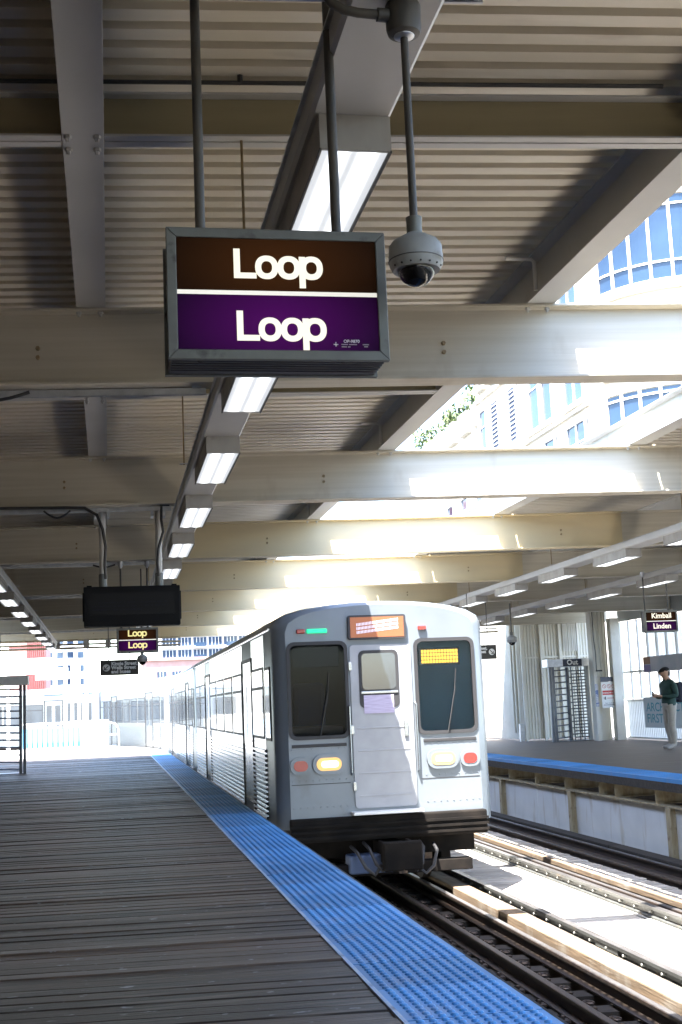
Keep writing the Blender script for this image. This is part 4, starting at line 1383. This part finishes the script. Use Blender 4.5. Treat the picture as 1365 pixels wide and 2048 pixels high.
# ================================================================ NEAR PLATFORM, FAR END
fe = thing('picket_fence', 'sunlit white picket fence at the far end of the near platform', 'fence', (-3.2, 48.2, 0))
pk2 = MB().box(-.045, .045, -.02, .02, .1, 1.02).mesh('picket'); pk2.materials.append(mt['white'])
for i in range(11):
    obj('picket', pk2, None, fe, (.1 + i * .185, 0, 0))
for z in (.12, 1.04):
    b = MB(); b.box(0, 2.1, -.03, .03, z - .04, z + .03); b.build('rail', 'white', fe)
b = MB(); b.box(0, 2.1, .25, .28, .15, .85); b.build('tarp', 'fenceblue', fe)
for i, x in enumerate((-1.62, -1.38, -1.13, -.85)):
    b = MB(); b.box(-.055, .055, -.055, .055, 0, 3.2)
    b.box(-.09, .09, -.09, .09, 0, .06)
    o = b.build('white_post', 'white', None, (x, 48.6, 0), bevel=.01)
    tag(o, ('leftmost', 'second from left', 'third from left', 'rightmost')[i] + ' of four slim white posts at the sunlit platform end', 'post', 'white posts at the platform end')
bx_ = thing('utility_cabinet', 'white cabinet beside the posts at the sunlit platform end', 'cabinet', (-1.0, 49.2, 0))
b = MB(); b.box(-.55, .95, 0, .6, .05, 1.08); b.build('body', 'white', bx_, bevel=.02)
b = MB(); b.box(-.5, .15, -.012, -.001, .1, 1.02); b.build('door', 'white', bx_, bevel=.004)
b = MB(); b.box(-.6, 1.0, -.05, .65, 0, .048); b.build('plinth', 'concrete', bx_)
hr = thing('hand_rail', 'curved white hand rail where the platform bends left', 'railing', (.05, 50.3, 0))
b = MB(); b.tube([(-.4, 0, .98), (-.05, .0, .98), (.16, 0, .90), (.26, 0, .75), (.29, 0, .5), (.29, 0, 0)], .03, 10); b.build('rail', 'white', hr, smooth=True)
b = MB(); b.tube([(-.4, 0, .98), (-.4, 0, 0)], .03, 10); b.build('post', 'white', hr, smooth=True)
b = MB(); b.tube([(-.4, 0, .5), (.29, 0, .5)], .02, 8); b.build('mid_rail', 'white', hr, smooth=True)
wh = thing('street_sign', 'blank white overexposed sign boxes above the left turnstile', 'sign', (-3.4, 44.5, 0))
b = MB(); b.box(-.06, .06, -.06, .06, 0, 3.4); b.build('post', 'white', wh)
b = MB(); b.box(.0, 1.6, -.1, -.061, 2.75, 3.3); b.build('board', 'white', wh)
b = MB(); b.box(.9, 2.0, .0, .12, 2.55, 2.95); b.build('board', 'white', wh)

# unseen left wall, kept and darkened to cut light under the near canopy
lw = thing('unseen_side_wall', 'unseen dark brown wall left of the near platform, cutting its light', 'wall', (-4.7, 0, 0))
b = MB(); b.box(-.25, 0, -30, 30, 0, 4.3); b.build('wall', M('dark_side_wall_brown', (.16, .11, .08), .85, col2=(.12, .085, .065), scale=3), lw)
for i in range(8):
    b = MB(); b.box(.001, .06, -10 + i * 5, -9.86 + i * 5, 0, 4.1); b.build('pilaster', 'girder', lw)

# ================================================================ MAN WITH PHONE
def person(loc):
    r = thing('person', 'man in dark green sweater, beige trousers and black cap looking at phone', 'person', loc, math.radians(8))
    V = []; R = []; E = []

    def node(p, rad, par=None):
        V.append(p); R.append(rad if isinstance(rad, tuple) else (rad, rad))
        if par is not None: E.append((par, len(V) - 1))
        return len(V) - 1
    pel = node((0, 0, .96), (.135, .15))
    ab_ = node((.0, 0, 1.10), (.125, .15), pel)
    ch = node((.01, 0, 1.30), (.13, .17), ab_)
    uc = node((.015, 0, 1.42), (.10, .14), ch)
    nk = node((-.015, 0, 1.51), (.058, .058), uc)
    hb = node((-.045, 0, 1.575), (.070, .062), nk)
    hm = node((-.065, 0, 1.645), (.098, .078), hb)
    ht = node((-.055, 0, 1.715), (.085, .072), hm)
    node((-.175, 0, 1.625), .012, hm)
    for s in (-1, 1):
        node((-.045, s * .086, 1.64), .012, hm)
        sh = node((.015, s * .175, 1.405), .068, uc)
        el = node((.03, s * .235, 1.14), .052, sh)
        fa = node((-.10, s * .20, 1.12), .047, el)
        wr = node((-.215, s * .10, 1.14), .030, fa)
        pa = node((-.265, s * .065, 1.155), (.034, .022), wr)
        for q in range(4):
            f1 = node((-.31, s * (.05 - q * .004), 1.185 - q * .02), .0095, pa)
            f2 = node((-.335, s * (.03 - q * .004), 1.20 - q * .02), .0085, f1)
            node((-.335, s * .012, 1.205 - q * .02), .0075, f2)
        t1 = node((-.265, s * .035, 1.19), .011, pa)
        node((-.30, s * .022, 1.215), .0085, t1)
        hp = node((0, s * .088, .90), (.098, .095), pel)
        kn = node((-.02 + s * .02, s * .105, .50), .070, hp)
        cf = node((.01 + s * .03, s * .11, .30), .066, kn)
        an = node((.02 + s * .04, s * .115, .085), .052, cf)
        bl = node((-.08 + s * .04, s * .125, .045), (.045, .04), an)
        node((-.165 + s * .04, s * .13, .035), (.035, .03), bl)
    me = bpy.data.meshes.new('body')
    me.from_pydata(V, E, [])
    o = bpy.data.objects.new('body', me)
    C.objects.link(o)
    sk = o.modifiers.new('skin', 'SKIN'); sk.use_smooth_shade = True
    o.modifiers.new('sub', 'SUBSURF').levels = 2
    o.modifiers['sub'].render_levels = 2
    for i, d in enumerate(me.skin_vertices[0].data):
        d.radius = R[i]; d.use_root = (i == 0)
    bpy.context.view_layer.update()
    dg = bpy.context.evaluated_depsgraph_get()
    me2 = bpy.data.meshes.new_from_object(o.evaluated_get(dg))
    bpy.data.objects.remove(o)
    for k_ in ('skin', 'knit', 'khaki', 'sneaker'): me2.materials.append(mt[k_])
    for p in me2.polygons:
        c = p.center
        p.use_smooth = True
        if c.z > 1.50: p.material_index = 0
        elif c.x < -.215 and 1.05 < c.z < 1.3: p.material_index = 0
        elif c.z > .95: p.material_index = 1
        elif c.z > .095: p.material_index = 2
        else: p.material_index = 3
    me2.name = 'body'
    ob = obj('body', me2, None, r)
    # cap with brim, hair, eyes
    b = MB()
    rows = []
    for i in range(6):
        a = math.radians(i * 17)
        rows.append([(-.052 + .108 * math.cos(a) * math.cos(2 * math.pi * j / 18), .086 * math.cos(a) * math.sin(2 * math.pi * j / 18),
                      1.685 + .09 * math.sin(a) - .25 * 0.108 * math.cos(a) * math.cos(2 * math.pi * j / 18) * -1) for j in range(18)])
    b.v = [p for rw in rows for p in rw]
    b.f = [(i * 18 + j, i * 18 + (j + 1) % 18, (i + 1) * 18 + (j + 1) % 18, (i + 1) * 18 + j) for i in range(5) for j in range(18)] + [tuple(90 + j for j in range(18))]
    cp = b.build('cap', 'capcloth', r, smooth=True)
    b = MB()
    arc = [(-.052 + (.108 + .07 * max(0, math.cos(t_)) ** .5) * -math.cos(t_), .08 * math.sin(t_)) for t_ in [math.radians(-80 + 160 * i / 12) for i in range(13)]]
    inn = [(-.052 - .10 * math.cos(t_), .078 * math.sin(t_)) for t_ in [math.radians(-80 + 160 * i / 12) for i in range(13)]]
    zf = lambda x: 1.675 + .28 * (x + .15)
    b.add([(p[0], p[1], zf(p[0])) for p in arc] + [(p[0], p[1], zf(p[0]) + .004) for p in inn], [(i, i + 1, 13 + i + 1, 13 + i) for i in range(12)])
    b.build('brim', 'capcloth', cp)
    b = MB(); b.lathe([(.072, 1.58), (.088, 1.63), (.088, 1.68)], -.025, 0, 16)
    b.v = [(x if x > -.02 else -.02, y_ * .93, z) for x, y_, z in b.v]
    b.build('hair', 'capcloth', r, smooth=True)
    for s in (-1, 1):
        b = MB(); b.lathe([(.004, 1.640), (.009, 1.646), (.004, 1.652)], -.150, s * .032, 8); b.build('eye', 'dark', r)
    b = MB(); b.box(-.150, -.138, -.022, .022, 1.585, 1.590); b.build('mouth', M('lip', (.28, .12, .1), .6), r)
    b = MB(); b.lathe([(.14, .925), (.145, .955), (.14, .985)], 0, 0, 20); b.v = [(x * .98, y_ * 1.1, z) for x, y_, z in b.v]; b.build('shirt_hem', 'sneaker', r, smooth=True)
    r.scale = (1.22, 1.2, 1.045)
    return r


MANL = (12.62, 27.2, 0)
person(MANL)
ph = thing('phone', 'small black phone in the hands of the man in green', 'phone', (MANL[0] - .40, MANL[1] - .06, 1.255))
b = MB(); b.box(-.008, .004, -.036, .036, -.05, .055); q_ = b.build('case', 'dark', ph, bevel=.003)
b = MB(); b.box(.0045, .0055, -.032, .032, -.045, .05); b.build('glass', 'led', ph)
bp_ = thing('backpack', 'dark navy backpack worn by the man in green', 'backpack', (MANL[0] + .25, MANL[1] + .03, 1.04))
b = MB(); b.box(-.07, .11, -.16, .16, 0, .46); b.build('bag', 'navycloth', bp_, bevel=.05)
b = MB(); b.box(.112, .15, -.12, .12, .04, .24); b.build('pocket', 'navycloth', bp_, bevel=.02)
for s in (-1, 1):
    b = MB(); b.tube([(-.06, s * .10, .44), (-.20, s * .12, .47), (-.33, s * .13, .36), (-.34, s * .14, .2), (-.2, s * .17, .08), (-.06, s * .13, .08)], .016, 6); b.build('strap', 'navycloth', bp_, smooth=True)

# ================================================================ BUILDINGS
# ---- limestone office block on the right with rounded glass corner
FX = 22.5
of = thing('office_building', 'cream stone office building with rounded blue glass corner at right', 'building', (FX, 54, -8))
g = MB()
plan = [(0, 0)]
R_ = 4.5
ctr = (4.5, 0)
arc = [(ctr[0] + R_ * math.cos(math.radians(180 + i * 7.5)), ctr[1] + R_ * math.sin(math.radians(180 + i * 7.5))) for i in range(13)]
g.prism(arc + [(26, -4.5), (26, 18.5), (0, 18.5)], 'z', 0, 44)
g.build('wall', 'stone', of)
g = MB(); g.box(.6, 26, 18.502, 44, 0, 26.6); g.build('low_wing', 'stone', of)


def arc_box(z0, z1, a0, a1, r0, r1, n=8):
    b = MB()
    P = []
    for i in range(n + 1):
        a = math.radians(a0 + (a1 - a0) * i / n)
        P.append((math.cos(a), math.sin(a)))
    poly = [(ctr[0] + c * r0, ctr[1] + s * r0) for c, s in P] + [(ctr[0] + c * r1, ctr[1] + s * r1) for c, s in P[::-1]]
    b.prism(poly, 'z', z0, z1)
    return b


for fl, (z0, z1) in enumerate(((20.2, 22.6), (23.7, 26.3), (27.4, 31.4), (33.0, 36.6))):
    wn = arc_box(z0, z1, 196, 268, R_ + .02, R_ + .05, 12).build('corner_glass', 'glassblue', of)
    for i in range(7):
        a = 196 + 72 * i / 6
        arc_box(z0, z1, a - .8, a + .8, R_ + .051, R_ + .14, 1).build('mullion', 'mull', wn)
    for zz in (z0 + .05, z0 + (z1 - z0) * .22, z1 - (z1 - z0) * .12):
        arc_box(zz, zz + .09, 196, 268, R_ + .0515, R_ + .12, 12).build('transom', 'mull', wn)
    arc_box(z0 - .35, z0 - .05, 194, 270, R_ + .0, R_ + .22, 12).build('sill_band', 'stonetrim', of)
    arc_box(z1 + .05, z1 + .3, 194, 270, R_ + .0, R_ + .12, 12).build('lintel_band', 'stonetrim', of)


def win(y0, y1, z0, z1, kind, par=of, x=0.0):
    """opening on the facade towards the tracks: frame, glass or louvres, sill"""
    b = MB(); b.box(x - .06, x - .001, y0, y1, z0, z1); f = b.build('window', 'glassblue' if kind == 'glass' else 'louver', par)
    b = MB()
    t_ = .11
    b.box(x - .16, x - .061, y0 - t_, y0, z0 - t_, z1 + t_); b.box(x - .16, x - .061, y1, y1 + t_, z0 - t_, z1 + t_)
    b.box(x - .16, x - .061, y0, y1, z1, z1 + t_); b.box(x - .16, x - .061, y0, y1, z0 - t_, z0)
    b.build('frame', 'mull', f)
    b = MB(); b.box(x - .32, x - .001, y0 - .25, y1 + .25, z0 - .34, z0 - t_ - .01); b.build('sill', 'stonetrim', f)
    if kind == 'glass':
        n_ = max(1, round((y1 - y0) / 1.1))
        b = MB()
        for i in range(1, n_): b.box(x - .13, x - .061, y0 + (y1 - y0) * i / n_ - .04, y0 + (y1 - y0) * i / n_ + .04, z0, z1)
        b.box(x - .12, x - .061, y0, y1, z0 + (z1 - z0) * .68, z0 + (z1 - z0) * .68 + .07)
        b.build('mullion', 'mull', f)
    else:
        n_ = int((z1 - z0) / .24)
        for i in range(n_):
            zz = z0 + .03 + i * (z1 - z0) / n_
            b = MB(); b.prism([(x - .062, zz + .12), (x - .16, zz), (x - .16, zz + .03), (x - .062, zz + .15)], 'y', y0, y1)
            b.v = [(p[0], p[1], p[2]) for p in b.v]
            b.build('slat', 'mull', f)


for z0, z1 in ((11.0, 13.6), (15.2, 17.7), (19.2, 22.2), (23.3, 26.4), (28.0, 31.2), (33.4, 36.6)):
    win(1.0, 3.4, z0, z1, 'glass')
    win(5.2, 6.6, z0, z1, 'glass'); win(7.1, 8.6, z0, z1, 'glass')
    win(10.8, 12.0, z0, z1, 'louver'); win(14.0, 15.3, z0, z1, 'louver')
    win(16.4, 17.6, z0, z1, 'glass')
for z0, z1 in ((11.0, 13.6), (15.2, 17.7), (19.2, 22.2)):
    for y0 in (19.8, 23.2, 26.6, 30):
        win(y0, y0 + 1.5, z0, z1, 'glass', of, .6)
for z in (14.4, 18.4, 22.75, 27.1, 32.4):
    b = MB(); b.box(-.18, -.0015, .4, 18.4, z, z + .22); b.build('string_course', 'stonetrim', of)
for i in range(8):
    b = MB(); b.box(.25, .598, 18.6 + i * 3.1, 20.6 + i * 3.1, 26.2, 27.6); b.build('planter_pier', 'stonetrim', of)


def shrub(name, label, x, y, z, h, s):
    r = thing(name, label, 'shrub', (x, y, z), 0, 'shrubs on the office terrace')
    b = MB()
    rnd = random.Random(int(y * 10))
    blobs = [(rnd.uniform(-.5, .5) * s, rnd.uniform(-.6, .6) * s, h * rnd.uniform(.4, .95), s * rnd.uniform(.3, .55)) for _ in range(7)]
    for _ in range(520):
        bx, by, bz, br = rnd.choice(blobs)
        d = Vector((rnd.gauss(0, 1), rnd.gauss(0, 1), rnd.gauss(0, 1))).normalized() * br * rnd.uniform(.5, 1.05)
        p = Vector((bx, by, bz)) + d
        u = Vector((rnd.gauss(0, 1), rnd.gauss(0, 1), rnd.gauss(0, 1))).normalized()
        v = u.orthogonal().normalized()
        l_ = .16 + .16 * rnd.random()
        b.add([p - u * l_, p + v * l_ * .5, p + u * l_, p - v * l_ * .5], [(0, 1, 2, 3)])
    me = b.mesh('crown', recalc=False)
    obj('crown', me, 'leaf', r)
    b = MB()
    for q in range(4):
        bx, by, bz, br = blobs[q]
        b.tube([(0, 0, -.1), (bx * .5, by * .5, bz * .5), (bx, by, bz)], [.06, .04, .02], 6)
    b.build('stem', 'bark', r)


for i, (y, lab) in enumerate(((75, 'nearest green shrub on the office building terrace'), (79.2, 'second green shrub along the office building terrace'),
                              (83.5, 'third green shrub along the office building terrace'), (88.5, 'farthest green shrub on the office building terrace'))):
    shrub('terrace_shrub', lab, FX + 1.5, y, 18.6, 2.6, 1.9)

# ---- blocks beyond the end of the platform
def block(name, label, x0, x1, y0, y1, top, wall):
    r = thing(name, label, 'building', (x0, y0, -8))
    b = MB(); b.box(0, x1 - x0, 0, y1 - y0, 0, top + 8); b.build('wall', wall, r)
    return r


tw = block('apartment_tower', 'pale glass apartment tower with balconies beyond the train', 12.2, 34, 300, 325, 42, 'concrete')
w_ = 21.8
for fl in range(13):
    z = 12.6 + fl * 2.9
    for i in range(6):
        xa = .3 + i * w_ / 6
        b = MB(); b.box(xa, xa + w_ / 6 - .5, -.12, -.001, z, z + 2.0); wn = b.build('window', 'glassblue', tw)
        b = MB()
        for q in range(1, 4): b.box(xa + (w_ / 6 - .5) * q / 4 - .05, xa + (w_ / 6 - .5) * q / 4 + .05, -.2, -.121, z, z + 2.0)
        b.build('mullion', 'mull', wn)
    b = MB(); b.box(-.4, w_ + .4, -.7, -.001, z - .5, z - .22); b.build('floor_slab', 'mull', tw)
    for xa in (8.0, 15.3):
        b = MB(); b.box(xa, xa + 2.4, -1.6, -.701, z - .5, z - .3); o = b.build('balcony', 'mull', tw)
        b = MB(); b.box(xa, xa + 2.4, -1.6, -1.5, z - .29, z + .7); b.build('balustrade', 'glassblue', o)
pb = block('brick_building', 'pink brick building in front of the apartment tower', 7.2, 30, 255, 280, 11.2, 'brickpink')
for fl in range(3):
    z = 17.0 - fl * 4.1
    for i in range(7):
        xa = 2.2 + i * 3.0
        b = MB(); b.box(xa, xa + 1.9, -.1, -.001, z - 2.1, z); wn = b.build('window', 'glassblue', pb)
        b = MB(); b.box(xa + .6, xa + .7, -.16, -.101, z - 2.1, z); b.box(xa + 1.2, xa + 1.3, -.16, -.101, z - 2.1, z); b.build('mullion', 'mull', wn)
b = MB(); b.box(-.3, 23.1, -.4, 25.3, 19.2, 19.7); b.build('cornice', 'brickpink', pb)
rb = block('brick_building', 'red brick building with upright pilasters at far left', -15.2, -9.6, 200, 215, 34, 'brickpink')
for i in range(10):
    b = MB(); b.box(2.7 + i * .29, 2.7 + i * .29 + .15, -.5, -.001, 10.0, 41.5); b.build('pilaster', 'brickred', rb)
for fl in range(12):
    b = MB(); b.box(.0, 2.6, -.12, -.001, 11 + fl * 2.2, 11.12 + fl * 2.2); b.build('string_course', 'brickred', rb)
for fl in range(7):
    b = MB(); b.box(2.7, 5.6, -.2, -.001, 12 + fl * 4, 13.2 + fl * 4); b.build('spandrel', 'brickpink', rb)
pt = block('apartment_tower', 'washed out white tower between the red building and the signs', -16.5, -5.5, 330, 350, 60, 'concrete')
for fl in range(16):
    z = 10 + fl * 3.4
    for i in range(4):
        b = MB(); b.box(.8 + i * 2.6, 2.3 + i * 2.6, -.1, -.001, z, z + 1.5); b.build('window', 'glassblue', pt)
    b = MB(); b.box(4.2, 7.2, -1.2, -.001, z - .6, z - .4); b.build('balcony', 'mull', pt)
wt = block('warehouse_building', 'long pale low building behind the bend in the track', -60, 12, 160, 175, 1.5, 'concrete')
for i in range(20):
    b = MB(); b.box(1.5 + i * 3.5, 3.6 + i * 3.5, -.1, -.001, 5.6, 8.2); b.build('window', 'glassdark', wt)
